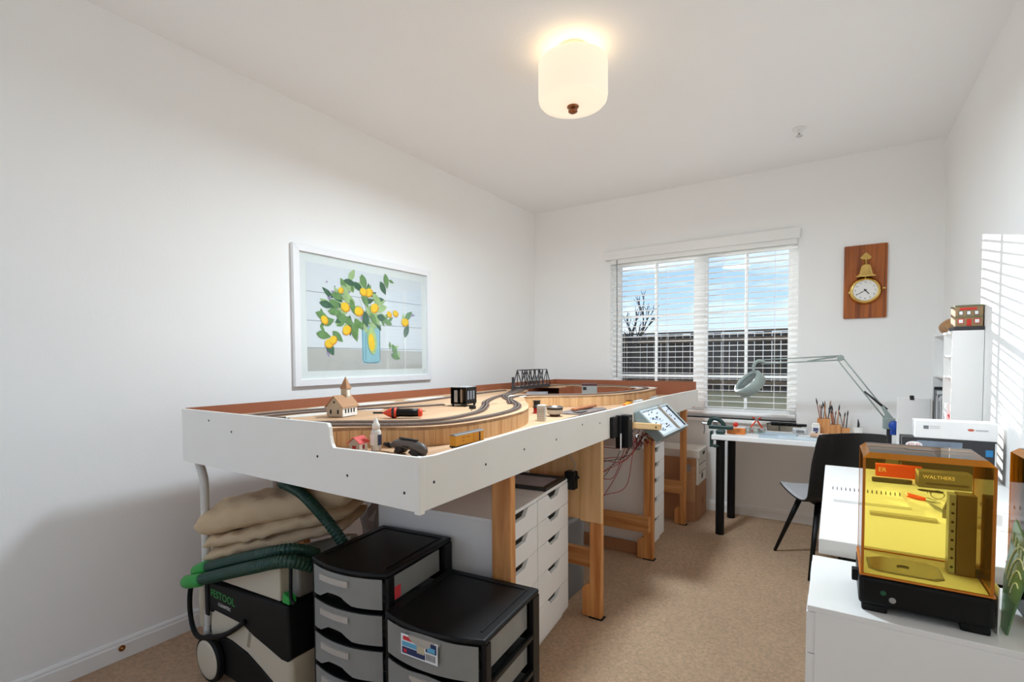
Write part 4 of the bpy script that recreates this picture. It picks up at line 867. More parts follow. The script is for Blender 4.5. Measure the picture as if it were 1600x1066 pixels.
fold(o0, .60, .30, .050, 3, 'fold_layer'); fold(o0+nn*.046+ax_*.012, .60, .30, .055, 5, 'fold_layer'); fold(o0+nn*.096-ax_*.006, .64, .31, .112, 8, 'fold_layer')
# clear bag behind
b = MB(); r_ = random.Random(31); rows = []
for i in range(13):
    t = i/12; row = []
    for j in range(20):
        a = 2*math.pi*j/20; r = (.16 if t < .8 else .16*(1-(t-.8)*3.2))*(1+r_.uniform(-.10, .10)); row.append(Vector((-1.86+r*.8*math.cos(a), 1.80+r*math.sin(a), .002+.70*t)))
    rows.append(row)
b.grid(rows, closed=True); b.add(rows[0], [tuple(range(20))[::-1]]); b.add(rows[-1], [tuple(range(20))])
tag(b.build('plastic_bag', mat('bag_grey', (176, 172, 176), .3, var=.3, vs=9), None, smooth=False), 'crumpled grey plastic bag behind the drop cloth under the table', 'bag')
# translucent bin
bn = thing('plastic_bin', 'clear plastic storage bin behind the pine crossbar under the table', 'bin', (-1.36, 2.5, 0))
q = MB(); x0, x1, ya, yb, zt = -1.56, -1.17, 2.39, 2.60, .41
q.box(x0, ya, .003, x1, ya+.004, zt).box(x0, yb-.004, .003, x1, yb, zt).box(x0, ya+.004, .003, x0+.004, yb-.004, zt).box(x1-.004, ya+.004, .003, x1, yb-.004, zt).box(x0+.004, ya+.004, .003, x1-.004, yb-.004, .007)
q.build('tub', tint('bin_clear', (236, 238, 240), .06, .1, body=.22, bodycol=(216, 220, 226)), bn); BX('lid', tint('bin_lid', (226, 230, 234), .06, .15, body=.5, bodycol=(190, 196, 204)), bn, x0-.008, ya-.008, zt, x1+.008, yb+.008, zt+.025, bevel=.004)
for (a, c, d, e, f, g, m) in [(-1.54, 2.41, .01, -1.36, 2.58, .22, mat('bin_grey', (120, 120, 130), .7)), (-1.345, 2.41, .01, -1.27, 2.57, .30, mat('bin_red', (196, 96, 86), .7)), (-1.255, 2.41, .01, -1.19, 2.57, .34, mat('bin_lime', (186, 186, 96), .7))]: BX('contents', m, bn, a, c, d, e, f, g, bevel=.01)
m_kraft = mat('kraft', (172, 124, 88), .85, var=.05, vs=5)
tag(MB().box(-1.55, 3.213, .002, -1.07, 3.219, .085).box(-1.55, 3.2195, .002, -1.045, 3.2255, .075).build('cardboard_sheet', m_kraft, None), 'flattened cardboard sheet on the carpet beside the far drawer unit', 'cardboard')
# cartons
ct = thing('cardboard_carton', 'brown cardboard carton on the carpet beneath the white file box', 'carton', (-1.05, 4.29, 0))
BX('body', m_kraft, ct, -1.22, 4.14, .002, -.885, 4.44, .285, bevel=.003); BX('tape', mat('tape', (150, 104, 70), .4), ct, -1.22, 4.28, .2852, -.885, 4.33, .286, bevel=0); BX('side_mark', mat('kraft_dark', (150, 104, 72), .9), ct, -.8849, 4.27, .10, -.8842, 4.33, .16, bevel=0)
fl = thing('flat_carton', 'flattened brown carton leaning on the file box behind the last pine leg', 'carton', (-1.03, 4.11, 0))
BX('panel', mat('kraft2', (182, 132, 94), .85, var=.05), fl, -1.20, 4.104, .002, -.90, 4.132, .50, bevel=.002); BX('flap', mat('kraft3', (196, 148, 108), .85), fl, -1.0, 4.1, .16, -.90, 4.1035, .44, bevel=.001); BX('paper_label', mat('label_grey', (150, 146, 146), .7, var=.3, vs=80), fl, -.985, 4.0985, .40, -.935, 4.0998, .455, bevel=0); BX('tape', mat('tape', (150, 104, 70), .4), fl, -1.19, 4.1, .24, -1.003, 4.1036, .28, bevel=0)
fbx = thing('file_box', 'white cardboard file box with hand hole and lid stacked on a carton', 'box', (-1.05, 4.29, .2862))
m_fb = mat('file_box_white', (232, 226, 216), .8, var=.03)
BX('body', m_fb, fbx, -1.215, 4.145, .2868, -.888, 4.435, .505, bevel=.002); BX('lid', m_fb, fbx, -1.225, 4.137, .500, -.878, 4.445, .562, bevel=.003)
BX('hand_hole', m_blackm, fbx, -.8785, 4.25, .515, -.8772, 4.33, .54, bevel=0); BX('print_line', mat('print_grey', (110, 110, 112), .8), fbx, -.8879, 4.18, .44, -.8872, 4.41, .446, bevel=0)
BX('print_line', mat('print_grey', (110, 110, 112), .8), fbx, -.8879, 4.18, .375, -.8872, 4.41, .380, bevel=0)
MB().lathe([(.026, 0), (.026, .0006), (.016, .0007), (.016, .0003), (.001, .0003)], 18, frameM((-.8878, 4.29, .34), (0, 1, 0), (0, 0, 1))).build('print_emblem', m_blackm, fbx)

# ------------------------------------------------------------------ back desk
dk = thing('white_desk', 'white desk with round black legs under the window', 'desk', (-.05, 4.15, 0))
BX('desk_top', m_white, dk, -.735, 3.842, .706, .600, 4.44, .740, bevel=.004)
for (x, y) in ((-.687, 3.925), (-.684, 4.385), (.53, 3.925), (.53, 4.385)):
    MB().lathe([(.029, .002), (.030, .006), (.030, .690), (.045, .694), (.045, .7055)], 20, Matrix.Translation((x, y, 0))).build('leg', m_black, dk, smooth=False)
DZt = .7405
vs = thing('bench_vise', 'small dark green bench vise clamped to the left end of the desk', 'vise', (-.70, 3.90, DZt), R(0))
m_vg = mat('vise_green', (30, 58, 54), .4)
BX('clamp_base', m_vg, vs, -.715, 3.885, DZt, -.655, 3.945, DZt+.03, bevel=.008)
MB().tube(catmull([(-.765, 3.91, .80), (-.755, 3.91, .835), (-.73, 3.91, .852), (-.70, 3.91, .845), (-.675, 3.91, .825), (-.66, 3.91, .80)], 4), .015, 10).build('fixed_jaw', m_vg, vs, smooth=True)
BX('jaw_body', m_vg, vs, -.765, 3.893, .775, -.60, 3.927, .805, bevel=.008); BX('jaw_plate', m_metal, vs, -.735, 3.90, .805, -.70, 3.92, .832, bevel=.002)
MB().tube([(-.81, 3.91, .815), (-.76, 3.91, .81)], .006, 8).build('screw', m_metal, vs); MB().tube([(-.80, 3.91, .83), (-.795, 3.91, .765), (-.80, 3.91, .735)], .004, 6).build('handle', m_metal, vs)
MB().lathe([(.016, 0), (.018, .004), (.018, .012), (.014, .016)], 14, frameM((-.585, 3.918, .815), (1, 0, 0), (0, 0, 1))).build('knob', m_red, vs, smooth=True)
BX('clamp_bracket', m_vg, vs, -.755, 3.89, .66, -.737, 3.94, .76, bevel=.004); MB().tube([(-.70, 3.90, .70), (-.70, 3.90, .65), (-.725, 3.89, .645)], .006, 6).build('clamp_screw', m_dkmetal, vs); BX('clamp_foot', m_vg, vs, -.755, 3.885, .645, -.69, 3.93, .66, bevel=.003)
tag(MB().box(-.65, 3.95, DZt, -.53, 4.0, DZt+.042).build('orange_block', wood('orange_wood', (226, 140, 66), (200, 110, 44), 0), None, bevel=.002), 'orange wooden box lying beside the vise on the white desk', 'box')
wc = thing('clear_case', 'clear plastic case with small parts on the desk behind the orange box', 'case', (-.48, 4.12, DZt))
BX('case', tint('case_clear', (236, 244, 240), .06, .06, body=.2, bodycol=(206, 220, 214)), wc, -.55, 4.06, DZt, -.42, 4.18, DZt+.03, bevel=.003)
for k, (x, y, m) in enumerate([(-.50, 4.09, m_red), (-.46, 4.15, mat('dark_maroon', (110, 50, 48), .5)), (-.52, 4.16, m_metal), (-.445, 4.10, m_dkmetal)]): MB().lathe([(.010, 0), (.012, .01), (.006, .022)], 8, Matrix.Translation((x, y, DZt+.004))).build('part', m, wc)
pl_ = thing('red_pliers', 'red-handled pliers propped up on the desk below the window', 'pliers', (-.49, 4.26, DZt))
MB().tube(catmull([(-.54, 4.24, .742), (-.51, 4.25, .79), (-.49, 4.26, .82), (-.46, 4.26, .835)], 5), .006, 8).build('handle', m_orange, pl_, smooth=True); MB().tube(catmull([(-.44, 4.24, .75), (-.47, 4.25, .79), (-.49, 4.26, .82), (-.52, 4.26, .838)], 5), .006, 8).build('handle', m_orange, pl_, smooth=True); MB().lathe([(.012, 0), (.012, .01)], 10, frameM((-.49, 4.255, .822), (1, 0, 0), (0, 0, 1))).build('pivot', m_metal, pl_)
pt = thing('plastic_tray', 'grey-brown trough with a long black tool lying on top of it', 'tray', (-.30, 4.33, DZt))
BX('trough', mat('taupe_plastic', (134, 126, 114), .6), pt, -.42, 4.29, DZt, -.20, 4.36, DZt+.038, bevel=.003)
MB().tube([(-.42, 4.285, .785), (-.42, 4.285, .742)], .002, 5).build('wire_leg', m_dkmetal, pt); MB().tube([(-.34, 4.285, .80), (-.34, 4.285, .742)], .002, 5).build('wire_leg', m_dkmetal, pt)
tl = thing('black_stapler', 'long black hand tool lying across the grey-brown trough', 'tool', (-.28, 4.33, DZt+.039))
BX('body', m_black, tl, -.40, 4.31, DZt+.039, -.23, 4.35, DZt+.062, bevel=.006); BX('head', m_black, tl, -.23, 4.305, DZt+.039, -.165, 4.355, DZt+.056, bevel=.004); MB().tube([(-.43, 4.33, DZt+.044), (-.40, 4.33, DZt+.052)], .006, 8).build('nozzle', m_dkmetal, tl)
fo = thing('foil_packet', 'crumpled silver foil packet on the desk', 'packet', (-.20, 4.20, DZt), R(12))
q = MB().box(-.048, -.03, 0, .048, .03, .042); q.build('wrap', mat('foil', (206, 208, 210), .3, .3, var=.3, vs=60, bump=.8, bs=60), fo, local=True, bevel=.012); BX('label_panel', mat('foil_print', (120, 120, 124), .5, var=.4, vs=70), fo, -.03, -.0306, .010, .02, -.0300, .030, bevel=0, local=True)
m_bsheet = mat('sheet_blue', (188, 206, 218), .35, var=.05)
for k, (x0, y0, x1, y1, rz, nm, lab) in enumerate([(-.19, .085, .19, -.085, R(5), 'plastic_sheet', 'pale blue translucent sheet lying on the front of the desk'), (-.13, .06, .13, -.06, R(-8), 'plastic_sheet', 'smaller pale blue sheet lying further back on the desk')]):
    t = [(-.25, 3.955), (-.34, 4.10)][k]; o = MB().box(x0, y1, 0, x1, y0, .0025, Matrix.Translation((t[0], t[1], DZt+.003*k)) @ Matrix.Rotation(rz, 4, 'Z')).build(nm, m_bsheet, None); tag(o, lab, 'sheet')
tag(MB().prism([(-.135, 4.06, DZt+.0035), (-.03, 4.08, DZt+.0035), (-.035, 4.15, DZt+.0035), (-.13, 4.14, DZt+.0035)], (0, 0, .018)).build('sanding_sponge', mat('sponge_tan', (214, 176, 150), .9, bump=.5), None, bevel=.003, fix=True), 'tan sanding sponge lying next to the paint jar on the desk', 'sponge')
jr = thing('paint_jar', 'small white labelled paint jar in front of the brush holder', 'jar', (-.105, 4.27, DZt))
BX('body', m_mw, jr, -.130, 4.25, DZt, -.080, 4.29, DZt+.062, bevel=.006); BX('cap', m_mw, jr, -.126, 4.254, DZt+.062, -.084, 4.286, DZt+.075, bevel=.003); BX('label_panel', mat('jar_ink', (86, 86, 120), .6, var=.3), jr, -.122, 4.2493, DZt+.018, -.090, 4.25, DZt+.045, bevel=0); BX('ink_block', m_blackm, jr, -.108, 4.249, DZt+.004, -.094, 4.25, DZt+.016, bevel=0)
bh = thing('brush_holder', 'stepped orange wooden holder full of paint brushes and modelling tools', 'holder', (-.03, 4.35, DZt))
m_hold = wood('holder_wood', (212, 150, 92), (180, 116, 62), 2)
BX('block', m_hold, bh, -.10, 4.31, DZt, -.02, 4.40, DZt+.105, bevel=.003); BX('block', m_hold, bh, -.019, 4.31, DZt, .045, 4.39, DZt+.065, bevel=.003); BX('block', m_hold, bh, .0455, 4.32, DZt, .10, 4.38, DZt+.045, bevel=.003)
r_ = random.Random(8)
for k in range(17):
    z0 = DZt+(.105 if k < 8 else .065 if k < 14 else .045); x = (-.09+r_.random()*.06) if k < 8 else ((-.012+r_.random()*.05) if k < 14 else (.055+r_.random()*.03)); y = 4.33+r_.random()*.05
    h = r_.uniform(.09, .15); dx = r_.uniform(-.03, .02)
    s = MB().tube([(x, y, z0-.0), (x+dx*.7, y, z0+h*.7)], .0032, 6).build('brush', r_.choice([m_metal, m_hold, m_dkmetal, mat('brush_red', (150, 90, 70), .5)]), bh)
    MB().tube([(x+dx*.7, y, z0+h*.7), (x+dx*.85, y, z0+h*.85), (x+dx, y, z0+h)], [.004, .0046, .001], 6).build('bristles', r_.choice([m_blackm, m_dkmetal, mat('bristle', (150, 110, 80), .8)]), s)
wcp = thing('white_cup', 'white cup with a dark knife handle standing right of the brush holder', 'cup', (.145, 4.36, DZt))
MB().lathe([(.028, 0), (.032, .055), (.0295, .055), (.026, .004), (.001, .004)], 20, cap=False).build('cup', m_mw, wcp, local=True, smooth=True); MB().tube([(.0, 0, .008), (.004, 0, .075), (.0, 0, .112)], [.004, .007, .002], 8).build('knife', m_dkmetal, wcp, local=True)
# magnifier lamp
ml = thing('magnifier_lamp', 'grey-green swing-arm magnifier lamp clamped to the desk, ring head before the window', 'lamp', (.29, 4.0, DZt))
m_lg = mat('lamp_grey', (150, 162, 158), .4, var=.02)
BX('clamp_block', m_lg, ml, .262, 3.975, .835, .325, 4.025, .905, bevel=.006); MB().lathe([(.014, DZt), (.014, .84)], 14, Matrix.Translation((.296, 4.0, 0))).build('post', m_dkmetal, ml)
m_blue = mat('blue_plastic', (24, 72, 168), .4)
MB().lathe([(.018, 0), (.030, .006), (.030, .04), (.022, .046)], 16, frameM((.318, 3.972, .862), (1, 0, 0), (0, 0, 1))).build('tension_knob', m_blue, ml, smooth=True); BX('blue_cover', m_blue, ml, .298, 3.974, .80, .350, 4.026, .834, bevel=.008)
EL = Vector((.028, 4.0, 1.293)); HD = Vector((-.435, 4.0, 1.262)); BS = Vector((.292, 4.0, .90))
pn = Vector((.83, 0, .56))
for o in (.016, -.016): MB().tube([BS+pn*o, EL+pn*o+Vector((.0, 0, -.01))], .0042, 8).build('lower_arm', m_lg, ml, smooth=True)
for o in (.014, -.014): MB().tube([EL+Vector((0, 0, o-.006)), HD+Vector((0, 0, o))], .0042, 8).build('upper_arm', m_lg, ml, smooth=True)
MB().tube([BS+pn*.012+Vector((-.02, 0, .05)), EL*.45+BS*.55+pn*-.012], [.009, .005], 8).build('spring', m_dkmetal, ml, smooth=True); MB().tube([EL+Vector((-.02, 0, .004)), EL*.6+HD*.4+Vector((0, 0, -.015))], [.008, .004], 8).build('spring', m_lg, ml, smooth=True)
MB().prism([(x, 3.99, z) for x, z in [(.262, .895), (.322, .895), (.300, .93), (.262, .985), (.252, .97), (.272, .925)]], (0, .02, 0)).build('shoulder_plate', m_lg, ml, bevel=.002, fix=True)
MB().lathe([(.016, -.012), (.020, -.010), (.020, .010), (.016, .012)], 14, Matrix.Translation(EL+Vector((.004, 0, -.006))) @ Matrix.Rotation(R(90), 4, 'X')).build('elbow_joint', m_lg, ml, smooth=True)
MB().tube(catmull([HD+Vector((.02, 0, .0)), HD+Vector((-.02, 0, .008)), HD+Vector((-.045, -.005, -.02)), HD+Vector((-.048, -.01, -.06))], 5), .011, 10).build('neck', m_lg, ml, smooth=True)
ndir = Vector((-.60, -.42, .68)).normalized(); HC = Vector((-.515, 3.975, 1.115))
HM = alongM(HC, HC+ndir)
MB().lathe([(.098, -.055), (.104, -.050), (.108, -.01), (.108, .012), (.100, .020), (.082, .020), (.080, .008), (.080, -.05), (.098, -.055)], 40, HM, cap=False).build('ring_head', m_lg, ml, smooth=True)
MB().lathe([(.081, .006), (.081, .009), (.001, .014)], 40, HM).build('lens', tint('lens_glass', (214, 226, 224), .08, .02, body=.25, bodycol=(150, 166, 164)), ml)
MB().lathe([(.072, -.046), (.072, -.034), (.058, -.034), (.058, -.046), (.072, -.046)], 40, HM, cap=False).build('ring_tube', m_mw, ml, smooth=True)

# ------------------------------------------------------------------ chair
cr_ = thing('desk_chair', 'black moulded shell chair with pale grey inner face and slim black legs', 'chair', (-.022, 3.675, 0), R(27))
prof = [(.235, .432, .17), (.225, .448, .19), (.18, .452, .205), (.08, .440, .215), (-.05, .430, .22), (-.13, .434, .215), (-.178, .458, .212), (-.20, .50, .210), (-.222, .58, .206), (-.245, .68, .200), (-.268, .78, .192), (-.285, .85, .183), (-.289, .868, .168)]
prof = [tuple(v) for v in catmull(prof, 4)]
rows = []
for i, (y, z, hw) in enumerate(prof):
    row = []; t = i/(len(prof)-1)
    for k in range(17):
        s = -1+k/8; c = s*s
        seat = max(0, 1-t/.5); back = max(0, (t-.55)/.45)
        row.append(Vector((hw*s, y+.035*c*min(1, back*2.2), z+.018*c*seat*min(1, t*8)+.014*c*(-1 if t > .93 else 0))))
    rows.append(row)
MB().grid(rows).build('shell', mat('chair_black', (17, 17, 18), .42, var=.05), cr_, local=True, smooth=True, solid=.009, sub=1)
inn = []
for i, row in enumerate(rows):
    a = rows[max(0, i-1)]; c = rows[min(len(rows)-1, i+1)]; new = []
    for k, p in enumerate(row):
        t1 = c[k]-a[k]; t2 = row[min(16, k+1)]-row[max(0, k-1)]; n_ = t1.cross(t2).normalized(); n_ = n_ if (n_.z+n_.y) > 0 else -n_
        new.append(Vector((p.x*.985, p.y, p.z))+n_*.0075)
    inn.append(new)
MB().grid(inn[1:-1]).build('inner_face', mat('chair_grey', (176, 178, 182), .45, var=.03), cr_, local=True, smooth=True, solid=.003)
BX('under_frame', m_black, cr_, -.11, -.13, .395, .11, .12, .418, bevel=.004, local=True)
for sx_ in (-1, 1):
    for sy_, a, c in ((1, .10, .225), (-1, -.11, -.245)): MB().tube([(sx_*.11, a, .412), (sx_*.215, c, .003)], [.018, .010], 12).build('leg', m_black, cr_, local=True, smooth=True)

# ------------------------------------------------------------------ right-hand desk and cabinet
rd = thing('white_side_desk', 'white desk along the right wall strewn with modelling tools', 'desk', (.29, 2.4, 0))
BX('desk_top', m_white, rd, -.032, 1.778, .698, .607, 3.025, .745, bevel=.003)
for (x, y) in ((.05, 1.85), (.05, 2.95), (.55, 1.85), (.55, 2.95)): BX('leg', m_black, rd, x-.022, y-.022, .002, x+.022, y+.022, .697, bevel=.002)
BX('under_rail', m_black, rd, .06, 1.84, .665, .54, 1.86, .697, bevel=.002)
drawer_unit('white drawer unit at the near right carrying the yellow-lidded printers', (-.048, 1.752, 0), R(180), .366, HS, D=.64, Ht=.70)
SZ = .7455
# resin printers
m_amber = tint('amber_acrylic', (253, 247, 204), .03, .02, body=.03, bodycol=(246, 160, 10)); m_pbase = mat('printer_black', (8, 8, 9), .4, var=.05, spec=.25)
m_amedge = tint('amber_edge', (246, 190, 70), .085, .05, body=.55, bodycol=(226, 140, 22))
def printer(label, x0, x1, y0, y1, zb):
    t = thing('resin_printer', label, '3d printer', ((x0+x1)/2, (y0+y1)/2, zb), 0, 'resin printers with amber covers')
    zt = zb+.083
    q = MB()
    q.prism([(x0, y0, zb+.014), (x1, y0, zb+.014), (x1, y0, zt), (x0, y0, zt)], (0, y1-y0, 0)); q.build('base', m_pbase, t, bevel=.010, seg=3, fix=True)
    for xa, xb in ((x0+.006, x0+.055), (x1-.055, x1-.006)): BX('foot', m_pbase, t, xa, y0+.004, zb, xb, y1-.004, zb+.018, bevel=.004)
    # cover: four walls and a chamfered top, 4 mm sheet
    a0, a1, b0, b1, zc = x0+.004, x1-.004, y0+.004, y1-.004, zb+.37; th = .004; c = .012
    MB().box(a0, b0, zt+.004, a1, b0+th, zc-c).build('cover_front', m_amber, t)
    MB().box(a0, b1-th, zt+.004, a1, b1, zc-c).build('cover_back', m_amber, t)
    MB().box(a0, b0+th, zt+.004, a0+th, b1-th, zc-c).build('cover_side', m_amber, t); MB().box(a1-th, b0+th, zt+.004, a1, b1-th, zc-c).build('cover_side', m_amber, t)
    MB().box(a0+c, b0+c, zc-th, a1-c, b1-c, zc).build('cover_top', m_amber, t)
    for poly, d in (([(a0+c, b0, zc-c), (a0+c, b0+th, zc-c), (a0+c, b0+c, zc-th), (a0+c, b0+c, zc)], (a1-a0-2*c, 0, 0)), ([(a0+c, b1, zc-c), (a0+c, b1-c, zc), (a0+c, b1-c, zc-th), (a0+c, b1-th, zc-c)], (a1-a0-2*c, 0, 0)),
                    ([(a0, b0+c, zc-c), (a0+c, b0+c, zc), (a0+c, b0+c, zc-th), (a0+th, b0+c, zc-c)], (0, b1-b0-2*c, 0)), ([(a1, b0+c, zc-c), (a1-th, b0+c, zc-c), (a1-c, b0+c, zc-th), (a1-c, b0+c, zc)], (0, b1-b0-2*c, 0))):
        MB().prism(poly, d).build('cover_chamfer', m_amedge, t, fix=True)
    for (xx, yy) in ((a0, b0), (a1, b0), (a0, b1), (a1, b1)):
        sx_ = 1 if xx == a0 else -1; sy_ = 1 if yy == b0 else -1
        MB().add([(xx, yy, zc-c), (xx+sx_*c, yy, zc-c), (xx+sx_*c, yy+sy_*c, zc), (xx, yy+sy_*c, zc-c)], [(0, 1, 2), (0, 2, 3), (0, 3, 1), (1, 3, 2)]).build('cover_corner', m_amedge, t, fix=True)
        MB().box(min(xx-sx_*.0006, xx+sx_*.005), min(yy-sy_*.0006, yy+sy_*.005), zt+.004, max(xx-sx_*.0006, xx+sx_*.005), max(yy-sy_*.0006, yy+sy_*.005), zc-c).build('cover_edge', m_amedge, t)
    q = MB(); q.box(a0-.003, b0-.003, zt+.0005, a1+.003, b0+.003, zt+.0045).box(a0-.003, b1-.003, zt+.0005, a1+.003, b1+.003, zt+.0045).box(a0-.003, b0+.003, zt+.0005, a0+.003, b1-.003, zt+.0045).box(a1-.003, b0+.003, zt+.0005, a1+.003, b1-.003, zt+.0045)
    q.build('cover_rim', mat('amber_rim', (206, 120, 26), .3), t)
    MB().prism([((a0+a1)/2-.030, (b0+b1)/2+.02, zc+.0003), ((a0+a1)/2+.022, (b0+b1)/2+.02, zc+.0003), ((a0+a1)/2+.032, (b0+b1)/2, zc+.0003), ((a0+a1)/2-.020, (b0+b1)/2, zc+.0003)], (0, 0, .0005)).build('badge', mat('badge_grey', (120, 118, 124), .35, .6), t, fix=True)
    BX('deck_plate', mat('deck_cream', (248, 246, 238), .35), t, a0+.006, b0+.006, zt+.0003, a1-.006, b1-.006, zt+.003, bevel=0)
    cx_, cy_ = x0+.082, (y0+y1)/2-.006
    o = [(cx_-.062+.0, cy_-.045), (cx_-.045, cy_-.058), (cx_+.06, cy_-.058), (cx_+.078, cy_-.04), (cx_+.078, cy_+.04), (cx_+.055, cy_+.056), (cx_-.03, cy_+.056), (cx_-.064, cy_+.03)]
    MB().prism([(x, y, zt+.003) for x, y in o], (0, 0, .0018)).build('vat_rim', m_metal, t, bevel=.001, fix=True)
    MB().prism([(cx_+(x-cx_)*.93, cy_+(y-cy_)*.93, zt+.0049) for x, y in o], (0, 0, .0008)).build('vat_film', mat('film_mirror', (190, 186, 170), .12, .7), t, fix=True)
    MB().tube(catmull([(cx_-.005, cy_-.006, zt+.0075), (cx_+.006, cy_-.001, zt+.0075), (cx_+.018, cy_-.004, zt+.0075)], 5), .0016, 6).build('vat_tab', m_dkmetal, t)
    zx = x0+.186
    BX('lift_column', mat('column_bronze', (116, 96, 70), .4, .4), t, zx, cy_+.010, zt+.003, zx+.034, cy_+.052, zt+.190, bevel=.002)
    BX('lift_rail', m_metal, t, zx-.014, cy_+.014, zt+.003, zx-.001, cy_+.048, zt+.188, bevel=.001)
    for k in range(8): MB().lathe([(.003, 0), (.003, .0012)], 8, frameM((zx-.0075, cy_+.0138, zt+.02+k*.021), (1, 0, 0), (0, 0, 1))).build('rail_bolt', m_blackm, t)
    BX('column_foot', m_dkmetal, t, zx+.0345, cy_+.012, zt+.003, zx+.046, cy_+.03, zt+.022, bevel=.003)
    for dx, dz, m, r in ((.046, .052, mat('led_green', (14, 84, 52), .4), .0055), (.063, .039, mat('button_steel', (170, 172, 172), .3, .6), .0065)):
        MB().lathe([(r, 0), (r, .0012), (r*.75, .0016), (.0005, .0014)], 16, frameM((x0+dx, y0+.0002, zb+dz-.002), (1, 0, 0), (0, 0, 1))).build('button', m, t)
    BX('side_switch', m_black, t, x0-.012, y0+.06, zb+.045, x0+.002, y0+.085, zb+.072, bevel=.002)
    return t
printer('resin printer with a clear amber cover on the near white drawer unit', .055, .290, 1.424, 1.622, .70)
printer('second resin printer with amber cover, partly cut off at the right edge', .358, .590, 1.50, 1.70, .70)
gp = thing('curve_template', 'green translucent template with curved slots standing between the two printers', 'template', (.32, 1.50, .70))
MG = frameM((.312, 1.50, .7005), (0, 1, 0), (.10, 0, 1))
m_tg = tint('template_green', (150, 200, 160), .05, .1, body=.5, bodycol=(140, 184, 130))
gpl = MB().prism([(-.045, .0, 0), (.0, .0, 0), (.035, .10, 0), (.030, .225, 0), (.02, .235, 0), (-.10, .195, 0), (-.098, .14, 0), (-.06, .05, 0)], (0, 0, .003), MG).build('plate', m_tg, gp, fix=True)
m_slot = mat('slot_light', (226, 230, 214), .5)
for k in range(4):
    r0 = .03+.016*k; pts = [(-.055+r0*1.0*math.cos(a), .07+r0*1.6*math.sin(a), -.0008) for a in [R(20+i*14) for i in range(8)]]
    MB().tube([MG @ Vector(p) for p in pts], .0014, 6).build('slot', m_slot, gpl)
for k in range(5): MB().tube([MG @ Vector((.015-k*.022, .208-k*.006, -.0008)), MG @ Vector((.012-k*.022, .188-k*.006, -.0008))], .0014, 6).build('slot', m_slot, gpl)
tag(MB().box(.2975, 1.45, .7005, .2995, 1.56, .80).build('white_card', m_paper, None), 'thin white card standing against the right side of the near printer', 'card')
# items on the side desk
nb = thing('spiral_notebook', 'open white spiral notebook on the side desk left of the printer', 'notebook', (.11, 2.44, SZ), R(3))
BX('page_block', m_paper, nb, -.115, .006, .0, .115, .13, .006, bevel=.001, local=True); BX('page_block', m_paper, nb, -.115, -.17, .0, .115, -.006, .010, bevel=.001, local=True)
for k in range(16): MB().tube([(-.108+k*.0144+.004*0, .010*math.cos(a), .0112+.010*math.sin(a)) for a in [2*math.pi*i/8 for i in range(8)]], .0010, 5, closed=True).build('ring', m_dkmetal, nb, local=True)
rb_ = thing('red_box', 'red cardboard box with pale lettering at the back of the side desk', 'box', (.245, 2.885, SZ))
BX('body', m_orange, rb_, .166, 2.862, SZ, .331, 2.897, SZ+.055, bevel=.001); text('lettering', 'ER', .028, mat('ink_cream', (250, 226, 190), .6), rb_, frameM((.190, 2.8612, SZ+.03), (1, 0, 0), (0, 0, 1)), .0004)
kn = thing('knife_pouch', 'long dark knife pouch lying in front of the red box', 'pouch', (.215, 2.735, SZ), R(2))
MB().prism([(-.07, -.013, 0), (.055, -.013, 0), (.07, -.004, 0), (.07, .006, 0), (.055, .013, 0), (-.07, .013, 0)], (0, 0, .018)).build('pouch', mat('pouch_olive', (52, 52, 48), .6), kn, local=True, bevel=.004, fix=True); BX('snap', m_metal, kn, .04, -.004, .018, .048, .004, .0195, bevel=.0005, local=True)
wbx = thing('model_kit_box', 'grey model kit box with white lettering beside the red box', 'box', (.385, 2.74, SZ), R(3))
BX('body', mat('kit_grey', (104, 96, 84), .6, var=.1), wbx, -.085, -.03, 0, .085, .04, .066, bevel=.001, local=True)
text('lettering', 'WALTHERS', .020, mat('ink_cream', (250, 226, 190), .6), wbx, WM[wbx.name] @ frameM((-.02, -.0305, .045), (1, 0, 0), (0, 0, 1)), .0004); BX('print_line', mat('kit_line', (60, 54, 48), .6), wbx, -.06, -.0306, .014, .075, -.03, .022, bevel=0, local=True)
def small(name, label, cat, mb, m, **k): return tag(mb.build(name, m, None, **k), label, cat)
small('steel_ruler', 'flat steel ruler lying on the side desk nearest the printer', 'ruler', MB().box(.11, 2.135, SZ, .29, 2.165, SZ+.010), mat('ruler_pale', (196, 190, 176), .4), bevel=.001)
tw = thing('tweezers', 'pair of steel tweezers lying on the side desk', 'tweezers', (.32, 2.33, SZ))
for s_ in (-1, 1): MB().tube([(.30+s_*.002, 2.42, SZ+.003), (.315+s_*.007, 2.34, SZ+.003), (.335+s_*.001, 2.26, SZ+.003)], .0026, 6).build('arm', m_metal, tw)
small('marker_pen', 'thin dark pen lying at the back of the side desk', 'pen', MB().tube([(.37, 2.62, SZ+.004), (.30, 2.63, SZ+.004), (.29, 2.632, SZ+.004)], [.004, .004, .001], 8), m_blackm)
pl2 = thing('hobby_pliers', 'small pliers with orange grips beside the notebook', 'pliers', (.27, 2.47, SZ))
for s_ in (-1, 1): MB().tube(catmull([(.245, 2.50+s_*.012, SZ+.006), (.275, 2.47+s_*.014, SZ+.006), (.30, 2.45, SZ+.006)], 4), .0055, 8).build('grip', m_orange, pl2, smooth=True)
MB().tube([(.30, 2.45, SZ+.006), (.335, 2.42, SZ+.006)], [.009, .002], 8).build('jaws', m_metal, pl2)
ty = thing('parts_tray', 'shallow grey metal tray holding small tools on the side desk', 'tray', (.39, 2.30, SZ), R(-12))
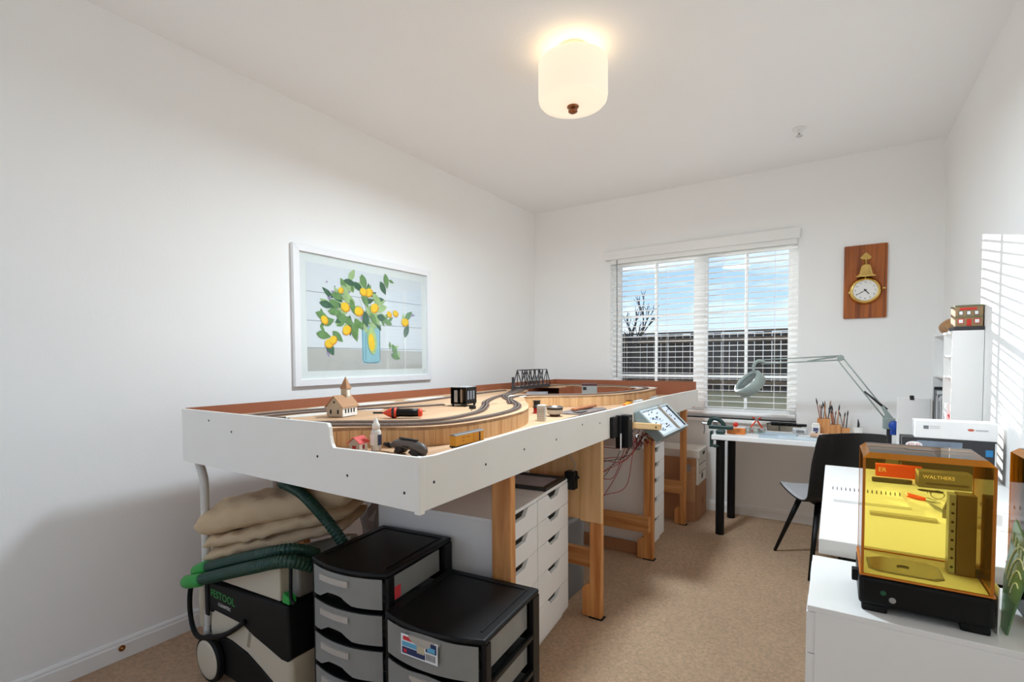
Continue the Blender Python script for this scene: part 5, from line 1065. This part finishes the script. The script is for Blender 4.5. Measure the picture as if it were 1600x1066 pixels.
q = MB(); q.box(-.06, -.09, 0, .06, .09, .003).box(-.06, -.09, .003, -.057, .09, .03).box(.057, -.09, .003, .06, .09, .03).box(-.057, -.09, .003, .057, -.087, .03).box(-.057, .087, .003, .057, .09, .03); q.build('tray', mat('tray_grey', (130, 126, 120), .45, .3), ty, local=True)
for k in range(5): MB().tube([(-.04+k*.018, -.06+k*.01, .008), (-.03+k*.016, .06-k*.006, .010)], .004, 6).build('small_tool', [m_dkmetal, m_metal, m_tie, m_metal, m_blackm][k], ty, local=True)
gl = thing('wire_glasses', 'wire-framed eyeglasses lying at the middle of the side desk', 'glasses', (.36, 2.50, SZ))
for dx in (-.024, .024): MB().tube([(.36+dx+.02*math.cos(a), 2.50, SZ+.018+.016*math.sin(a)) for a in [2*math.pi*i/16 for i in range(16)]], .0012, 6, closed=True).build('rim', m_dkmetal, gl)
for dx in (-.044, .044): MB().tube([(.36+dx, 2.50, SZ+.02), (.36+dx, 2.56, SZ+.018), (.36+dx, 2.58, SZ+.004)], .0012, 6).build('temple', m_dkmetal, gl)
for k, (x, y, s, lab) in enumerate([(.47, 2.25, .05, 'loose white paper sheet beside the tray near the right wall'), (.50, 2.50, .055, 'loose white paper sheet against the right wall behind the tray')]):
    small('paper_sheet', lab, 'paper', MB().box(-s, -.10, 0, s, .10, .0015, Matrix.Translation((x, y, SZ)) @ Matrix.Rotation(R(8-20*k), 4, 'Z')), m_paper)
# boxes at the far end
kb = thing('black_kit_box', 'wide dark printed box under the white box on the side desk', 'box', (.42, 2.96, SZ))
BX('body', mat('kit_black', (44, 44, 48), .5), kb, .262, 2.915, SZ, .580, 3.02, .926, bevel=.002)
BX('photo_strip', mat('kit_photo', (120, 132, 148), .5, var=.5, vs=18), kb, .315, 2.9143, .885, .47, 2.9149, .915, bevel=0); BX('side_edge', m_paper, kb, .574, 2.9141, SZ+.01, .579, 2.9149, .92, bevel=0)
MB().lathe([(.030, 0), (.030, .0007)], 28, frameM((.306, 2.9149, .893), (1, 0, 0), (0, 0, 1)) @ Matrix.Diagonal((1, .55, 1, 1))).build('emblem', m_paper, kb)
text('lettering', 'ATLAS', .016, m_red, kb, frameM((.306, 2.9140, .893), (1, 0, 0), (0, 0, 1)), .0003)
BX('blue_patch', mat('patch_blue', (36, 130, 190), .5), kb, .545, 2.9143, .862, .568, 2.9149, .89, bevel=0)
xb_ = thing('white_kit_box', 'white printed box with a red oval mark on top of the dark box', 'box', (.445, 2.96, .927))
BX('body', m_paper, xb_, .308, 2.918, .9268, .582, 3.02, 1.004, bevel=.002)
BX('grey_mark', mat('mark_grey', (110, 116, 120), .6), xb_, .338, 2.9172, .968, .356, 2.9179, .983, bevel=0)
for k in range(2): BX('grey_line', mat('mark_pale', (206, 208, 210), .6), xb_, .360, 2.9172, .979-k*.008, .395, 2.9179, .983-k*.008, bevel=0)
MB().lathe([(.011, 0), (.011, .0006)], 20, frameM((.497, 2.9179, .972), (1, 0, 0), (0, 0, 1)) @ Matrix.Diagonal((1, .5, 1, 1))).build('oval_mark', mat('mark_red', (196, 96, 70), .6), xb_)
BX('grey_line', mat('mark_pale2', (190, 192, 194), .6), xb_, .512, 2.9172, .968, .552, 2.9179, .975, bevel=0)
# white board with clip
wbd = thing('drawing_board', 'blank white board with a black clip standing on the back desk', 'board', (.40, 3.91, DZt))
BX('panel', m_white, wbd, .325, 3.902, DZt, .485, 3.918, 1.042, bevel=.004); BX('clip', m_blackm, wbd, .385, 3.896, 1.030, .405, 3.924, 1.056, bevel=.003)
# wall shelf
shf = thing('wall_shelf', 'narrow white open shelf unit on the right wall above the desks', 'shelf', (.55, 3.64, .90))
sx0, sx1, sy0, sy1, sz0, sz1 = .492, .610, 3.350, 3.935, .90, 1.420; tk = .012
BX('side_panel', m_white, shf, sx0, sy0, sz0, sx1, sy0+tk, sz1, bevel=.001); BX('side_panel', m_white, shf, sx0, sy1-tk, sz0, sx1, sy1, sz1, bevel=.001)
BX('top_panel', m_white, shf, sx0, sy0+tk, sz1-tk, sx1, sy1-tk, sz1, bevel=.001); BX('bottom_panel', m_white, shf, sx0, sy0+tk, sz0, sx1, sy1-tk, sz0+tk, bevel=.001)
BX('back_panel', m_white, shf, sx1-.006, sy0+tk, sz0+tk, sx1, sy1-tk, sz1-tk, bevel=0); BX('divider', m_white, shf, sx0+.004, 3.61, sz0+tk, sx1-.006, 3.622, sz1-tk, bevel=.001)
BX('shelf_board', m_white, shf, sx0+.004, 3.622, 1.172, sx1-.006, sy1-tk, 1.184, bevel=.001)
for z in (1.288, 1.180): BX('shelf_board', m_white, shf, sx0+.004, sy0+tk, z, sx1-.006, 3.61, z+.010, bevel=.001)
cols = [(40, 40, 44), (150, 150, 154), (96, 98, 102), (186, 186, 188), (232, 232, 232), (120, 122, 126), (206, 206, 208), (70, 72, 76), (222, 222, 224), (168, 170, 172)]
look = ['black', 'mid grey', 'dark grey', 'pale grey', 'white', 'steel grey', 'silver grey', 'charcoal', 'off-white', 'stone grey']
for k in range(10):
    y = 3.905-k*.026; h = .20-.012*(k % 4)-.005*k
    small('booklet', look[k]+' thin booklet standing on the bottom of the wall shelf'+(', farthest from the camera' if k == 0 else ', nearest the divider' if k == 9 else ''), 'booklet', MB().box(.497, y-.006, sz0+tk, .60, y+.006, sz0+tk+h, None), mat('booklet_%d' % k, cols[k], .6), bevel=.001)['group'] = 'booklets on the wall shelf'
small('red_packet', 'bright red packet at the bottom of the wall shelf', 'packet', MB().box(.50, 3.43, sz0+tk, .59, 3.50, sz0+tk+.075), mat('packet_red', (226, 40, 52), .5), bevel=.004)
small('white_packet', 'white packet standing beside the red packet on the wall shelf', 'packet', MB().box(.50, 3.52, sz0+tk, .59, 3.59, sz0+tk+.13), m_paper, bevel=.004)
fg = thing('desk_clock_ornament', 'small round dial ornament on the middle board of the wall shelf', 'ornament', (.54, 3.74, 1.1842))
MB().lathe([(.026, 0), (.028, .004), (.028, .012), (.022, .014), (.022, .010), (.001, .010)], 20, frameM((.548, 3.74, 1.215), (0, -1, 0), (0, 0, 1))).build('dial', m_metal, fg, smooth=True); BX('stand', m_dkmetal, fg, .535, 3.72, 1.1842, .56, 3.76, 1.19, bevel=.001)
small('dark_figurine', 'small dark figurine on the upper board of the wall shelf', 'figurine', MB().lathe([(.012, 0), (.012, .004), (.005, .01), (.008, .03), (.004, .044), (.009, .054), (.002, .064)], 12, Matrix.Translation((.54, 3.46, 1.298))), m_blackm, smooth=True)
small('black_pyramid', 'tiny black pyramid on the lower board of the wall shelf', 'ornament', MB().add([(.52, 3.50, 1.1902), (.545, 3.50, 1.1902), (.545, 3.53, 1.1902), (.52, 3.53, 1.1902), (.5325, 3.515, 1.215)], [(3, 2, 1, 0), (0, 1, 4), (1, 2, 4), (2, 3, 4), (3, 0, 4)]), m_blackm)
# on top of the shelf
b = MB(); rows = []; r_ = random.Random(6)
for i in range(15):
    t = i/14; row = []; s = (math.sin(math.pi*min(1, max(.04, t))))**.5
    for j in range(16):
        a = 2*math.pi*j/16; row.append(Vector((.553+.050*s*math.cos(a)*(1+.05*math.sin(9*t+j)), 3.60+.40*t, 1.4215+.042*s*(1-.25*t*0)+.042*s*math.sin(a)*(1+.08*math.sin(11*t+2*j)))))
    rows.append(row)
b.grid(rows, closed=True); b.add(rows[0], [tuple(range(16))[::-1]]); b.add(rows[-1], [tuple(range(16))])
gv = thing('leather_glove', 'brown leather glove lying on top of the wall shelf', 'glove', (.55, 3.77, 1.421)); b.build('palm', mat('leather', (176, 130, 82), .6, var=.15, vs=14, bump=.3, bs=60), gv, smooth=True)
for k in range(4): MB().tube(catmull([(.515+k*.022, 3.66, 1.452), (.513+k*.023, 3.60, 1.456), (.512+k*.024, 3.555, 1.440)], 4), [.012]*8+[.006], 8).build('finger', MATS['leather'], gv, smooth=True)
small('dark_plinth', 'flat dark plinth under the model hotel on top of the wall shelf', 'plinth', MB().box(.496, 3.352, 1.4203, .609, 3.500, 1.440), mat('plinth_dark', (52, 50, 54), .5), bevel=.002)
mh = thing('model_hotel', 'brown two-storey model storefront with red sign on the wall shelf', 'model building', (.553, 3.42, 1.4405))
m_brk = mat('model_brick', (158, 130, 96), .7, var=.1, vs=60); hx0, hx1, hy0, hy1, hz = .503, .606, 3.365, 3.485, 1.4405
BX('walls', m_brk, mh, hx0, hy0, hz, hx1, hy1, hz+.098, bevel=0); BX('cornice', mat('model_green', (110, 112, 84), .7), mh, hx0-.003, hy0-.004, hz+.098, hx1+.002, hy1, hz+.106, bevel=.001); BX('storey_band', mat('model_green', (110, 112, 84), .7), mh, hx0-.002, hy0-.003, hz+.044, hx1+.001, hy0, hz+.050, bevel=0)
BX('sign', m_red, mh, hx0+.016, hy0-.002, hz+.081, hx1-.024, hy0, hz+.092, bevel=0)
for k in range(3):
    x = hx0+.012+k*.029; f = BX('window_frame', mat('model_darkgreen', (58, 66, 54), .7), mh, x, hy0-.0015, hz+.055, x+.017, hy0, hz+.078, bevel=0); BX('pane', m_paper, f, x+.002, hy0-.0022, hz+.058, x+.015, hy0-.0016, hz+.075, bevel=0)
for k in (0, 2):
    x = hx0+.010+k*.030; f = BX('window_frame', m_red, mh, x, hy0-.0015, hz+.014, x+.022, hy0, hz+.038, bevel=0); BX('pane', m_paper, f, x+.003, hy0-.0022, hz+.017, x+.019, hy0-.0016, hz+.034, bevel=0)
BX('door', m_red, mh, hx0+.043, hy0-.0018, hz+.002, hx0+.060, hy0, hz+.036, bevel=0)
